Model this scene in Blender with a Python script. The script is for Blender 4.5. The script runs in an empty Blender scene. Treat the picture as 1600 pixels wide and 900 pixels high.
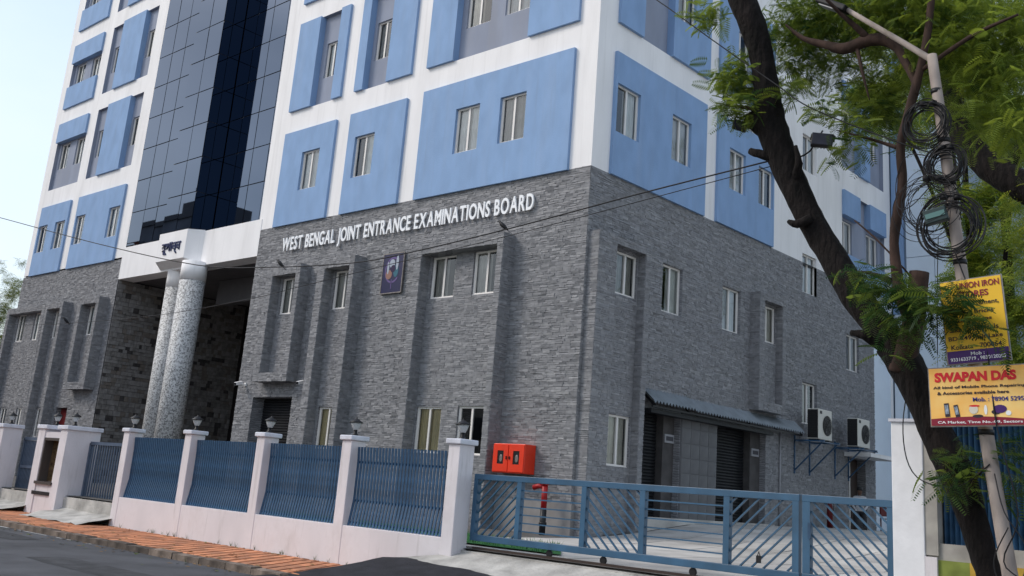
import bpy, bmesh, math, random
import numpy as np
from mathutils import Vector, Matrix
random.seed(7); rng = np.random.default_rng(11)
sc = bpy.context.scene
col = sc.collection
rad = math.radians

# ------------------------------------------------------------------ camera
cam_d = bpy.data.cameras.new('camera'); cam = bpy.data.objects.new('camera', cam_d); col.objects.link(cam)
yaw, pitch, roll = rad(-43.08), rad(14.74), rad(4.50)
fw = Vector((math.sin(yaw)*math.cos(pitch), math.cos(yaw)*math.cos(pitch), math.sin(pitch)))
rt = Vector((math.cos(yaw), -math.sin(yaw), 0)); up = rt.cross(fw)
r2 = rt*math.cos(roll)+up*math.sin(roll); u2 = -rt*math.sin(roll)+up*math.cos(roll)
M = Matrix((r2, u2, -fw)).transposed().to_4x4(); M.translation = Vector((16.369, -20.318, 1.30))
cam.matrix_world = M
cam_d.sensor_width = 36; cam_d.lens = 36*1585.5/1600
cam_d.shift_x = -4.66/1600; cam_d.shift_y = (352.8-450)/1600
cam_d.clip_start = .1; cam_d.clip_end = 2000
sc.camera = cam

# ------------------------------------------------------------------ sky, sun, exposure
SUN_TO = Vector((-.56, -.50, .66)).normalized()      # towards the hazy sun: left of the street, in front of the building
wd = bpy.data.worlds.new('World'); sc.world = wd; wd.use_nodes = True
nt = wd.node_tree; nt.nodes.clear()
wo = nt.nodes.new('ShaderNodeOutputWorld'); bg = nt.nodes.new('ShaderNodeBackground')
sky = nt.nodes.new('ShaderNodeTexSky'); sky.sky_type = 'NISHITA'; sky.sun_disc = False
sky.sun_elevation = math.asin(SUN_TO.z); sky.sun_rotation = math.atan2(SUN_TO.x, SUN_TO.y)
sky.air_density = 1.3; sky.dust_density = 2.2; sky.ozone_density = 1.2
tc = nt.nodes.new('ShaderNodeTexCoord'); mp = nt.nodes.new('ShaderNodeMapping'); mp.inputs['Scale'].default_value = (1.2, 1.2, 3.0)
nz = nt.nodes.new('ShaderNodeTexNoise'); nz.inputs['Scale'].default_value = 2.2; nz.inputs['Detail'].default_value = 6
rp = nt.nodes.new('ShaderNodeMapRange'); rp.inputs['From Min'].default_value = .3; rp.inputs['From Max'].default_value = .7
rp.inputs['To Min'].default_value = .35; rp.inputs['To Max'].default_value = .75
mx = nt.nodes.new('ShaderNodeMix'); mx.data_type = 'RGBA'; mx.inputs[7].default_value = (4.3, 4.8, 5.5, 1)
nt.links.new(tc.outputs['Generated'], mp.inputs['Vector']); nt.links.new(mp.outputs[0], nz.inputs['Vector'])
nt.links.new(nz.outputs[0], rp.inputs['Value']); nt.links.new(rp.outputs[0], mx.inputs[0])
nt.links.new(sky.outputs[0], mx.inputs[6]); nt.links.new(mx.outputs[2], bg.inputs['Color'])
bg.inputs['Strength'].default_value = .15
nt.links.new(bg.outputs[0], wo.inputs['Surface'])
sun_d = bpy.data.lights.new('sun', 'SUN'); sun_d.energy = 1.2; sun_d.angle = rad(18); sun_d.color = (1, .93, .84)
sun = bpy.data.objects.new('sun', sun_d); col.objects.link(sun)
sun.rotation_euler = (-SUN_TO).to_track_quat('-Z', 'Y').to_euler()
sc.view_settings.view_transform = 'Standard'; sc.view_settings.look = 'None'
sc.view_settings.gamma = 1; sc.view_settings.use_curve_mapping = False
sc.view_settings.exposure = 0.52
sc.render.engine = 'CYCLES'
sc.cycles.max_bounces = 8; sc.cycles.transparent_max_bounces = 24

# ------------------------------------------------------------------ materials
MATS = {}
def mat(name, rgb, rough=.8, metal=0., spec=.3, var=0., vscale=3., stretch=(1, 1, 1), bump=0., bscale=None, bstretch=None, bdist=.02, detail=4., rgb2=None):
    if name in MATS: return MATS[name]
    m = bpy.data.materials.new(name); m.use_nodes = True; n = m.node_tree; b = n.nodes['Principled BSDF']
    b.inputs['Base Color'].default_value = (*rgb, 1); b.inputs['Roughness'].default_value = rough
    b.inputs['Metallic'].default_value = metal; b.inputs['Specular IOR Level'].default_value = spec
    t = n.nodes.new('ShaderNodeTexCoord')
    def noise(scale, st):
        k = n.nodes.new('ShaderNodeMapping'); k.inputs['Scale'].default_value = st
        z = n.nodes.new('ShaderNodeTexNoise'); z.inputs['Scale'].default_value = scale; z.inputs['Detail'].default_value = detail
        n.links.new(t.outputs['Object'], k.inputs['Vector']); n.links.new(k.outputs[0], z.inputs['Vector']); return z
    if var or rgb2:
        z = noise(vscale, stretch); r = n.nodes.new('ShaderNodeValToRGB')
        lo = [max(0, c*(1-var)) for c in rgb]; hi = [min(1, c*(1+var)) for c in rgb] if rgb2 is None else rgb2
        r.color_ramp.elements[0].position = .32; r.color_ramp.elements[1].position = .68
        r.color_ramp.elements[0].color = (*lo, 1); r.color_ramp.elements[1].color = (*hi, 1)
        n.links.new(z.outputs[0], r.inputs[0]); n.links.new(r.outputs[0], b.inputs['Base Color'])
    if bump:
        z = noise(bscale or vscale, bstretch or stretch); q = n.nodes.new('ShaderNodeBump')
        q.inputs['Strength'].default_value = bump; q.inputs['Distance'].default_value = bdist
        n.links.new(z.outputs[0], q.inputs['Height']); n.links.new(q.outputs[0], b.inputs['Normal'])
    MATS[name] = m; return m

def stone_material():
    """split-face ledge stone: thin wavy courses broken into short pieces"""
    m = mat('grey_ledge_stone', (.27, .27, .28), rough=.65, spec=.35)
    n = m.node_tree; b = n.nodes['Principled BSDF']; L = n.links.new
    t = n.nodes.new('ShaderNodeTexCoord'); sp = n.nodes.new('ShaderNodeSeparateXYZ'); L(t.outputs['Object'], sp.inputs[0])
    def M_(op, a, b_=None):
        k = n.nodes.new('ShaderNodeMath'); k.operation = op
        for i_, v in enumerate((a, b_)):
            if v is None: continue
            if isinstance(v, (int, float)): k.inputs[i_].default_value = v
            else: L(v, k.inputs[i_])
        return k.outputs[0]
    def noise(s_, detail=2):
        k = n.nodes.new('ShaderNodeMapping'); k.inputs['Scale'].default_value = s_; L(t.outputs['Object'], k.inputs['Vector'])
        z = n.nodes.new('ShaderNodeTexNoise'); z.inputs['Scale'].default_value = 1; z.inputs['Detail'].default_value = detail; L(k.outputs[0], z.inputs['Vector']); return z.outputs[0]
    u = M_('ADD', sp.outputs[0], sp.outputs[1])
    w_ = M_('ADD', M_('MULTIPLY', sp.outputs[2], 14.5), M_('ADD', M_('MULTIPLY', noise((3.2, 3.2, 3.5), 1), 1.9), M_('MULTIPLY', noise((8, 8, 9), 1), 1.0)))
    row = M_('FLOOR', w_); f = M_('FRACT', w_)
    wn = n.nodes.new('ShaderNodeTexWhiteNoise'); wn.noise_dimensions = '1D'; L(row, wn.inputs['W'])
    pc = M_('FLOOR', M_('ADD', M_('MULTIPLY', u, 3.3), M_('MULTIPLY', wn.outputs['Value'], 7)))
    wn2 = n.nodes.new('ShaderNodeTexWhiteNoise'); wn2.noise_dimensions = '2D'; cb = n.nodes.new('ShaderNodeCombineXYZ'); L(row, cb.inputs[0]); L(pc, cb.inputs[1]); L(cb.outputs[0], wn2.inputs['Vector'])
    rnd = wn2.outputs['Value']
    r = n.nodes.new('ShaderNodeValToRGB'); e = r.color_ramp.elements; e[0].position = 0; e[0].color = (.42, .42, .43, 1); e[1].position = 1; e[1].color = (1.22, 1.22, 1.22, 1)  # crevice shade and top highlight painted into each course's colour
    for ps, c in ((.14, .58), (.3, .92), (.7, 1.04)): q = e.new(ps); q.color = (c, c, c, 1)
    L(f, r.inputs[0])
    r3 = n.nodes.new('ShaderNodeValToRGB'); r3.color_ramp.elements[0].color = (.170, .174, .192, 1); r3.color_ramp.elements[1].color = (.280, .282, .300, 1); L(rnd, r3.inputs[0])
    r4 = n.nodes.new('ShaderNodeValToRGB'); r4.color_ramp.elements[0].position = .3; r4.color_ramp.elements[1].position = .7; r4.color_ramp.elements[0].color = (.93, .94, .96, 1); r4.color_ramp.elements[1].color = (1.05, 1.03, 1.0, 1); L(noise((.4, .4, .3)), r4.inputs[0])
    def mul(a, b_):
        mm = n.nodes.new('ShaderNodeMix'); mm.data_type = 'RGBA'; mm.blend_type = 'MULTIPLY'; mm.inputs[0].default_value = 1; L(a, mm.inputs[6]); L(b_, mm.inputs[7]); return mm.outputs[2]
    L(mul(mul(r3.outputs[0], r.outputs[0]), r4.outputs[0]), b.inputs['Base Color'])
    h = M_('ADD', M_('MULTIPLY', M_('POWER', f, .5), .7), M_('MULTIPLY', rnd, .5))
    bp = n.nodes.new('ShaderNodeBump'); bp.inputs['Strength'].default_value = .7; bp.inputs['Distance'].default_value = .02
    L(h, bp.inputs['Height']); L(bp.outputs[0], b.inputs['Normal'])
    return m
def rand_tint(m, lo, hi):
    n = m.node_tree; b = n.nodes['Principled BSDF']; L = n.links.new; ip = b.inputs['Base Color']
    oi = n.nodes.new('ShaderNodeObjectInfo'); r = n.nodes.new('ShaderNodeValToRGB'); r.color_ramp.elements[0].color = (*lo, 1); r.color_ramp.elements[1].color = (*hi, 1); L(oi.outputs['Random'], r.inputs[0])
    x = n.nodes.new('ShaderNodeMix'); x.data_type = 'RGBA'; x.blend_type = 'MULTIPLY'; x.inputs[0].default_value = 1
    L(ip.links[0].from_socket, x.inputs[6]); L(r.outputs[0], x.inputs[7]); L(x.outputs[2], ip)
def grime(m, amount=.25, scale=(1.6, 1.6, .16), thr=(.52, .78), col_=(.30, .28, .26)):
    """irregular rain streaks and patches over a painted surface"""
    n = m.node_tree; b = n.nodes['Principled BSDF']; L = n.links.new; src = b.inputs['Base Color'].links[0].from_socket
    t = n.nodes.new('ShaderNodeTexCoord'); k = n.nodes.new('ShaderNodeMapping'); k.inputs['Scale'].default_value = scale; L(t.outputs['Object'], k.inputs['Vector'])
    z = n.nodes.new('ShaderNodeTexNoise'); z.inputs['Scale'].default_value = 1; z.inputs['Detail'].default_value = 7; z.inputs['Roughness'].default_value = .62; L(k.outputs[0], z.inputs['Vector'])
    r = n.nodes.new('ShaderNodeMapRange'); r.inputs['From Min'].default_value = thr[0]; r.inputs['From Max'].default_value = thr[1]; r.inputs['To Max'].default_value = amount; L(z.outputs[0], r.inputs['Value'])
    x = n.nodes.new('ShaderNodeMix'); x.data_type = 'RGBA'; x.inputs[7].default_value = (*col_, 1); L(r.outputs[0], x.inputs[0]); L(src, x.inputs[6]); L(x.outputs[2], b.inputs['Base Color'])
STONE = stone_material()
WHITE = mat('white_plaster', (.84, .825, .825), rough=.85, var=.05, vscale=1.2, stretch=(1, 1, .35), bump=.15, bscale=40, bstretch=(1, 1, 1), bdist=.01)
BLUE = mat('blue_texture_paint', (.235, .360, .570), rough=.85, var=.07, vscale=2.0, stretch=(1, 1, .5), bump=.35, bscale=30, bstretch=(1, 1, 1), bdist=.015)
GREYBLUE = mat('grey_blue_paint', (.275, .305, .385), rough=.85, var=.08, vscale=1.6, stretch=(1, 1, .4), bump=.2, bscale=30, bstretch=(1, 1, 1), bdist=.01)
PALEBLUE = mat('pale_blue_panel', (.70, .78, .87), rough=.55, var=.05, vscale=.8)
FRAME = mat('window_aluminium', (.74, .71, .68), rough=.45, spec=.5)
grime(WHITE, .20); grime(WHITE, .26, (5.5, 5.5, .22), (.54, .80), (.38, .36, .33)); grime(BLUE, .25, (2.2, 2.2, .2), (.5, .8), (.34, .42, .56)); grime(BLUE, .30, (6, 6, .3), (.56, .82), (.20, .26, .36)); grime(GREYBLUE, .3)
DARK = mat('dark_interior', (.035, .035, .04), rough=.9)
BLACK = mat('black_metal', (.012, .012, .014), rough=.45)
RUBBER = mat('black_cable_rubber', (.010, .010, .012), rough=.6)
NAVY = mat('navy_fence_paint', (.022, .068, .138), rough=.42, spec=.5, var=.3, vscale=6)
GATEBLUE = mat('gate_blue_paint', (.034, .098, .175), rough=.40, spec=.5, var=.18, vscale=2.5)
GATEGREY = mat('gate_slate_paint', (.07, .10, .15), rough=.45, spec=.5, var=.2, vscale=3)
FENCEWHITE = mat('fence_masonry_paint', (.67, .632, .65), rough=.9, var=.08, vscale=1.1, stretch=(1, 1, .6), bump=.25, bscale=25, bstretch=(1, 1, 1), bdist=.01)
grime(FENCEWHITE, .42, (1.1, 1.1, .8), (.52, .80), (.36, .30, .27)); grime(FENCEWHITE, .5, (7, 7, .7), (.57, .78), (.30, .27, .25))
CAPGREY = mat('pillar_cap_paint', (.60, .61, .67), rough=.85, var=.1, vscale=4)
RED = mat('fire_red_paint', (.72, .040, .012), rough=.35, spec=.5, var=.06, vscale=5)
DRED = mat('dark_red_paint', (.30, .010, .012), rough=.4, var=.2, vscale=8)
LETTER = mat('letter_white_acrylic', (.86, .87, .89), rough=.4)
ASPHALT = mat('asphalt', (.066, .067, .074), rough=.88, var=.30, vscale=.9, bump=.5, bscale=90, bstretch=(1, 1, 1), bdist=.01)
ASPHALT2 = mat('fresh_asphalt', (.018, .018, .023), rough=.85, var=.35, vscale=3, bump=.6, bscale=70, bstretch=(1, 1, 1), bdist=.012)
CONC = mat('yard_concrete', (.44, .42, .40), rough=.9, var=.22, vscale=1.0, bump=.3, bscale=14, bdist=.01)
CONC2 = mat('apron_concrete', (.40, .385, .36), rough=.95, var=.3, vscale=2.2, bump=.6, bscale=16, bdist=.03)
KERB = mat('kerb_stone', (.135, .105, .085), rough=.95, var=.5, vscale=3.5, bump=.6, bscale=14, bdist=.03)
PAVER = mat('orange_paver', (.55, .235, .120), rough=.85, var=.18, vscale=4, bump=.2, bscale=30, bdist=.006)
PAVERD = mat('brown_paver_joint', (.30, .115, .062), rough=.95, var=.3, vscale=5)
EARTH = mat('earth', (.26, .23, .19), rough=1, var=.3, vscale=1.5, bump=.4, bscale=9, bdist=.04)
GRASS = mat('grass_turf', (.035, .14, .04), rough=1, var=.4, vscale=9, bump=.5, bscale=40, bdist=.03)
CANVAS = mat('awning_sheet', (.19, .215, .235), rough=.45, metal=.3, var=.12, vscale=3)
SHUT = mat('shutter_steel', (.016, .017, .020), rough=.5, metal=.2, var=.2, vscale=3)
ACW = mat('ac_casing', (.62, .60, .55), rough=.5)
BARK = mat('dark_bark', (.0065, .0045, .0042), rough=.95, var=.6, vscale=7, stretch=(1, 1, .35), bump=1, bscale=13, bstretch=(1, 1, .4), bdist=.06)
BARK2 = mat('brown_bark', (.046, .027, .021), rough=.9, var=.4, vscale=8, stretch=(1, 1, .4), bump=.6, bscale=14, bdist=.03)
POLEM = mat('pole_concrete', (.29, .245, .22), rough=.8, var=.35, vscale=5, stretch=(1, 1, .4), bump=.2, bscale=20, bdist=.01)
STEEL = mat('weathered_steel', (.22, .20, .19), rough=.5, metal=.5, var=.25, vscale=8)

def glass_pane(name, tint, ior):
    m = bpy.data.materials.new(name); m.use_nodes = True; n = m.node_tree; n.nodes.clear()
    o = n.nodes.new('ShaderNodeOutputMaterial'); x = n.nodes.new('ShaderNodeMixShader')
    a = n.nodes.new('ShaderNodeBsdfTransparent'); a.inputs[0].default_value = (*tint, 1)
    g = n.nodes.new('ShaderNodeBsdfGlossy'); g.inputs['Roughness'].default_value = .015; g.inputs['Color'].default_value = (.9, .95, 1, 1)
    f = n.nodes.new('ShaderNodeFresnel'); f.inputs[0].default_value = ior
    n.links.new(f.outputs[0], x.inputs[0]); n.links.new(a.outputs[0], x.inputs[1]); n.links.new(g.outputs[0], x.inputs[2])
    n.links.new(x.outputs[0], o.inputs['Surface']); return m
PANE = glass_pane('window_glass', (.88, .90, .90), 1.68)
CLEAR = glass_pane('lamp_glass', (.9, .9, .9), 1.45)
REFL = mat('tinted_mirror_glass', (.056, .080, .124), rough=.015, metal=1.0)
MULL = mat('curtain_wall_mullion', (.012, .015, .022), rough=.4)
CURT = mat('grey_beige_curtain', (.62, .60, .56), rough=.95, var=.12, vscale=3)
CURT2 = mat('pale_net_curtain', (.84, .84, .83), rough=.95, var=.1, vscale=3)
CURT3 = mat('cream_blind', (.68, .58, .36), rough=.9, var=.1, vscale=2)

rand_tint(PAVER, (.62, .66, .72), (1.12, 1.08, 1.05)); rand_tint(KERB, (.6, .62, .65), (1.5, 1.5, 1.5)); rand_tint(CURT, (.7, .7, .7), (1.25, 1.22, 1.15)); rand_tint(CURT2, (.8, .8, .82), (1.1, 1.1, 1.08)); rand_tint(CONC, (.82, .82, .82), (1.12, 1.12, 1.1))
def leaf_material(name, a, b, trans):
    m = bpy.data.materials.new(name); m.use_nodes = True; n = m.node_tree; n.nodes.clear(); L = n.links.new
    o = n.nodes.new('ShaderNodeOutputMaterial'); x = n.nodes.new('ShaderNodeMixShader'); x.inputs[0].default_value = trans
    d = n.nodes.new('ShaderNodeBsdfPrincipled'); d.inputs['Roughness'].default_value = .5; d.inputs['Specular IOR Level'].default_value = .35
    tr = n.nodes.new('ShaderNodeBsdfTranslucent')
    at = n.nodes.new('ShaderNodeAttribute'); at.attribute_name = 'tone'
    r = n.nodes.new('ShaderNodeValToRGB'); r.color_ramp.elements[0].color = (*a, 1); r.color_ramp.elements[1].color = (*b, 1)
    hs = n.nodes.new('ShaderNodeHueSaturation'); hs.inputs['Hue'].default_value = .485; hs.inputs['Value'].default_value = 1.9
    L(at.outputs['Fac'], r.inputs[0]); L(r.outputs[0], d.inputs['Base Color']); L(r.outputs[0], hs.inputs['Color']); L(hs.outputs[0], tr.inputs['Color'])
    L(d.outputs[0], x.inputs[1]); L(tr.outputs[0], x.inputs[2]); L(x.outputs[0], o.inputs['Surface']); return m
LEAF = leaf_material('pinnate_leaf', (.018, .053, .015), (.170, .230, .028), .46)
LEAFB = leaf_material('sunlit_leaf', (.050, .110, .018), (.23, .27, .03), .48)
LEAFL = leaf_material('pale_leaf', (.05, .085, .02), (.16, .17, .05), .45)

# ------------------------------------------------------------------ mesh helpers
class MB:
    def __init__(s): s.v = []; s.f = []; s.m = []; s.sm = []
    def poly(s, pts, mi=0, smooth=False):
        k = len(s.v); s.v += [tuple(p) for p in pts]; s.f.append(tuple(range(k, k+len(pts)))); s.m.append(mi); s.sm.append(smooth)
    def box(s, x0, x1, y0, y1, z0, z1, mi=0, T=None):
        c = [(x0, y0, z0), (x1, y0, z0), (x1, y1, z0), (x0, y1, z0), (x0, y0, z1), (x1, y0, z1), (x1, y1, z1), (x0, y1, z1)]
        if T: c = [T(*p) for p in c]
        k = len(s.v); s.v += c
        for q in ((0, 3, 2, 1), (4, 5, 6, 7), (0, 1, 5, 4), (1, 2, 6, 5), (2, 3, 7, 6), (3, 0, 4, 7)):
            s.f.append(tuple(k+i for i in q)); s.m.append(mi); s.sm.append(False)
    def bar(s, a, b, w, h=None, mi=0, side=None):
        a = Vector(a); b = Vector(b); d = (b-a).normalized(); h = w if h is None else h
        sd = Vector(side) if side else (Vector((0, 0, 1)) if abs(d.z) < .9 else Vector((0, 1, 0)))
        p = d.cross(sd).normalized(); q = p.cross(d).normalized()
        k = len(s.v)
        for e in (a, b):
            for i, j in ((-1, -1), (1, -1), (1, 1), (-1, 1)): s.v.append(tuple(e+p*(i*w/2)+q*(j*h/2)))
        for t in ((0, 1, 2, 3), (7, 6, 5, 4), (0, 4, 5, 1), (1, 5, 6, 2), (2, 6, 7, 3), (3, 7, 4, 0)):
            s.f.append(tuple(k+i for i in t)); s.m.append(mi); s.sm.append(False)
    def tube(s, pts, radii, n=8, mi=0, wob=0., cap=True):
        pts = [Vector(p) for p in pts]; k0 = len(s.v); ref = Vector((.3, .2, 1)).normalized()
        for i, p in enumerate(pts):
            d = (pts[min(i+1, len(pts)-1)]-pts[max(i-1, 0)]).normalized()
            a = d.cross(Vector((.13, .97, .2))).normalized(); b = d.cross(a).normalized()
            for j in range(n):
                t = 2*math.pi*j/n; rr = radii[i]*(1+wob*(random.random()-.5)*2)
                s.v.append(tuple(p+a*(math.cos(t)*rr)+b*(math.sin(t)*rr)))
        for i in range(len(pts)-1):
            for j in range(n):
                s.f.append((k0+i*n+j, k0+i*n+(j+1) % n, k0+(i+1)*n+(j+1) % n, k0+(i+1)*n+j)); s.m.append(mi); s.sm.append(True)
        if cap:
            s.f.append(tuple(k0+j for j in range(n))[::-1]); s.m.append(mi); s.sm.append(False)
            s.f.append(tuple(k0+(len(pts)-1)*n+j for j in range(n))); s.m.append(mi); s.sm.append(False)
    def lathe(s, prof, c=(0, 0, 0), n=16, mi=0):
        k0 = len(s.v)
        for r, z in prof:
            for j in range(n): t = 2*math.pi*j/n; s.v.append((c[0]+r*math.cos(t), c[1]+r*math.sin(t), c[2]+z))
        for i in range(len(prof)-1):
            for j in range(n):
                s.f.append((k0+i*n+j, k0+i*n+(j+1) % n, k0+(i+1)*n+(j+1) % n, k0+(i+1)*n+j)); s.m.append(mi); s.sm.append(True)
        s.f.append(tuple(k0+j for j in range(n))[::-1]); s.m.append(mi); s.sm.append(False)
        s.f.append(tuple(k0+(len(prof)-1)*n+j for j in range(n))); s.m.append(mi); s.sm.append(False)
    def mesh(s, name, mats):
        me = bpy.data.meshes.new(name); me.from_pydata(s.v, [], s.f)
        for m in (mats if isinstance(mats, (list, tuple)) else [mats]): me.materials.append(m)
        me.polygons.foreach_set('material_index', s.m); me.polygons.foreach_set('use_smooth', s.sm); me.update(); return me
    def build(s, name, mats, parent=None, bevel=0):
        return link(name, s.mesh(name, mats), parent, bevel)
def link(name, me, parent=None, bevel=0):
    o = bpy.data.objects.new(name, me); col.objects.link(o)
    if parent is not None: o.parent = parent
    if bevel:
        b = o.modifiers.new('bevel', 'BEVEL'); b.width = bevel; b.segments = 2; b.limit_method = 'ANGLE'
    return o
def tag(o, label=None, cat=None, group=None, kind=None):
    if label: o['label'] = label
    if cat: o['category'] = cat
    if group: o['group'] = group
    if kind: o['kind'] = kind
    return o
def thing(name, label, cat, loc=(0, 0, 0), group=None, rz=0):
    o = bpy.data.objects.new(name, None); col.objects.link(o); o.location = loc; o.rotation_euler = (0, 0, rz)
    o.empty_display_size = .3
    return tag(o, label, cat, group)
def struct(name, mb, mats): return tag(mb.build(name, mats), kind='structure')
def copy_tree(o, parent=None):
    c = o.copy(); col.objects.link(c)
    if parent is not None: c.parent = parent
    for ch in list(o.children): copy_tree(ch, c)
    return c

def text_mesh(body, size=1., extrude=.01, offset=0., name='lettering'):
    cu = bpy.data.curves.new(name, 'FONT'); cu.body = body; cu.size = size; cu.extrude = extrude; cu.offset = offset
    cu.resolution_u = 4; cu.align_x = 'LEFT'
    o = bpy.data.objects.new('tmp', cu); col.objects.link(o)
    dg = bpy.context.evaluated_depsgraph_get(); me = bpy.data.meshes.new_from_object(o.evaluated_get(dg))
    bpy.data.objects.remove(o); bpy.data.curves.remove(cu); me.name = name; return me
def bounds(me):
    a = np.empty(len(me.vertices)*3); me.vertices.foreach_get('co', a); a = a.reshape(-1, 3); return a.min(0), a.max(0), a
def set_co(me, a): me.vertices.foreach_set('co', a.astype(np.float32).ravel()); me.update()

# ------------------------------------------------------------------ ground
def yard_z(y):
    pts = [(-7.0, .27), (-6.2, .30), (-3, .34), (0, .38), (2, .52), (4.8, .84), (8, .93), (13, .99), (40, 1.02)]
    return float(np.interp(y, [p[0] for p in pts], [p[1] for p in pts]))
m = MB(); m.poly([(-600, -600, -.50), (600, -600, -.50), (600, 600, -.50), (-600, 600, -.50)]); struct('ground', m, EARTH)
m = MB(); m.poly([(-300, -26, -.42), (300, -26, -.42), (300, -9.30, -.42), (-300, -9.30, -.42)]); struct('road', m, ASPHALT)
# yard: concrete slabs as parts of the yard
yard = None
m = MB(); ys = list(np.arange(-6.55, 24, .6))
for i in range(len(ys)-1):
    a, b = ys[i], ys[i+1]; m.poly([(-38, a, yard_z(a)-.012), (24, a, yard_z(a)-.012), (24, b, yard_z(b)-.012), (-38, b, yard_z(b)-.012)])
yard = struct('yard', m, mat('yard_joint', (.10, .095, .09), rough=1, var=.3, vscale=3))
slabs = []
for iy, y0 in enumerate(np.arange(-6.15, 18, 1.5)):
    for ix, x0 in enumerate(np.arange(.45, 11, 1.5)):
        y1 = y0+1.47; x1 = x0+1.47; n = 3; sl = MB(); dz = random.uniform(-.004, .004)
        for k in range(n):
            a = y0+(y1-y0)*k/n; b = y0+(y1-y0)*(k+1)/n
            sl.poly([(x0, a, yard_z(a)+dz), (x1, a, yard_z(a)+dz), (x1, b, yard_z(b)+dz), (x0, b, yard_z(b)+dz)])
        for (xa, ya, xb, yb) in ((x0, y0, x1, y0), (x1, y0, x1, y1), (x0, y1, x0, y0)):
            sl.poly([(xa, ya, yard_z(ya)-.05), (xb, yb, yard_z(yb)-.05), (xb, yb, yard_z(yb)+dz), (xa, ya, yard_z(ya)+dz)])
        sl.build('concrete_slab', CONC, yard)
m = MB()
for i in range(6):
    a, b = -5.9+i*.42, -5.9+(i+1)*.42; m.poly([(-9, a, yard_z(a)+.03), (4.6-i*.35, a, yard_z(a)+.03), (4.6-(i+1)*.35, b, yard_z(b)+.03), (-9, b, yard_z(b)+.03)])
lawn = struct('lawn', m, GRASS)
gb = MB()
for i in range(2600):
    x = random.uniform(-8.5, 4.2); y = random.uniform(-5.85, -3.6); 
    if x > 4.6-(y+5.9)*.83: continue
    z = yard_z(y)+.03; h = random.uniform(.05, .12); dx, dy = random.uniform(-.05, .05), random.uniform(-.05, .05)
    gb.poly([(x-.008, y, z), (x+.008, y, z), (x+dx, y+dy, z+h)])
tag(gb.build('grass_blades', GRASS), 'short green grass behind the white boundary fence', 'grass', kind='stuff')
# pavement: bed, then pavers laid diagonally
m = MB(); m.box(-70, 1.6, -9.16, -6.6, -.48, -.318); pav = struct('pavement', m, PAVERD)
tx = -.62; wst, ntile = .235, 4; y_a, y_b = -9.15, -6.86
tm = MB(); dy = (y_b-y_a)/ntile-.012; zt0, zt1 = -.325, -.306
def par(x0, x1, dyy): return [(x0, 0), (x1, 0), (x1+tx*dyy, dyy), (x0+tx*dyy, dyy)]
pp = par(0, wst, dy); tm.poly([(x, y, zt1) for x, y in pp])
for i in range(4): a, b = pp[i], pp[(i+1) % 4]; tm.poly([(a[0], a[1], zt0), (b[0], b[1], zt0), (b[0], b[1], zt1), (a[0], a[1], zt1)])
pm = tm.mesh('paver', PAVER); rest = MB(); xs = 1.3; nst = 0
while xs > -42:
    for j in range(ntile):
        yy = y_a+j*(y_b-y_a)/ntile; x0 = xs+tx*(yy-y_a)
        if x0+wst > 1.55: continue
        if nst < 290 and x0 > -19:
            o = link('paver', pm, pav); o.location = (x0, yy, random.uniform(-.002, .002)); nst += 1
        else:
            rest.poly([(x0+p[0], yy+p[1], zt1) for p in pp])
            rest.poly([(x0, yy, zt0), (x0+wst, yy, zt0), (x0+wst, yy, zt1), (x0, yy, zt1)])
            rest.poly([(x0+wst, yy, zt0), (x0+wst+tx*dy, yy+dy, zt0), (x0+wst+tx*dy, yy+dy, zt1), (x0+wst, yy, zt1)])
    xs -= .33
tag(rest.build('paver_field', PAVER, pav), kind='stuff')
# kerb
m = MB(); m.box(-70, 1.4, -9.36, -9.17, -.50, -.33); kerb = struct('kerb', m, KERB)
x = 1.35; kms = []
for q in range(4):
    L_ = (.86, .95, .78, .90)[q]; k = MB(); n = 6
    for i in range(n):
        a, b = L_*i/n, L_*(i+1)/n; c = [random.uniform(-.015, .012) for _ in range(4)]
        if i: c[0], c[1] = lc[2], lc[3]
        lc = c
        k.poly([(-b, -.205+c[2], -.10), (-a, -.205+c[0], -.10), (-a, -.20+c[0], .115+c[1]), (-b, -.20+c[2], .115+c[3])])
        k.poly([(-b, -.20+c[2], .115+c[3]), (-a, -.20+c[0], .115+c[1]), (-a, .03, .12), (-b, .03, .12)])
    k.poly([(0, -.2, -.1), (0, .03, -.1), (0, .03, .12), (0, -.2, .12)]); kms.append((L_, k.mesh('kerb_stone', KERB)))
while x > -34:
    L_, me = random.choice(kms); o = link('kerb_stone', me, kerb); o.location = (x, -9.19, -.42+random.uniform(-.012, .01)); x -= L_+.025
m = MB()
for (a, b, w_) in ((-19, -9.6, .05), (-9.3, -6.2, .035), (-5.7, -5.3, .03)):
    n = 12
    for i in range(n):
        p, q = a+(b-a)*i/n, a+(b-a)*(i+1)/n
        if random.random() < .8: m.poly([(p, -9.50-random.random()*.02, -.416), (q, -9.50-random.random()*.02, -.416), (q, -9.50+w_, -.416), (p, -9.50+w_, -.416)])
struct('road_edge_line', m, mat('worn_road_paint', (.5, .5, .48), rough=.9, var=.3, vscale=9))
lt = MB()
for i in range(420):
    if random.random() < .55: x, y, z = random.uniform(-14, 1.2), random.choice((random.uniform(-9.1, -6.9), random.gauss(-7.0, .08), random.gauss(-9.05, .1))), -.300
    else: x, y, z = random.uniform(-16, 6), -9.42-abs(random.gauss(0, .35)), -.415
    a = random.random()*6.28; l_ = random.uniform(.03, .075); c_, s_ = math.cos(a)*l_, math.sin(a)*l_; h = random.uniform(.004, .02)
    lt.poly([(x-c_, y-s_, z), (x+s_*.35, y-c_*.35, z+h), (x+c_, y+s_, z+h*.6), (x-s_*.35, y+c_*.35, z+.003)], random.choice((0, 0, 1)))
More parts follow.
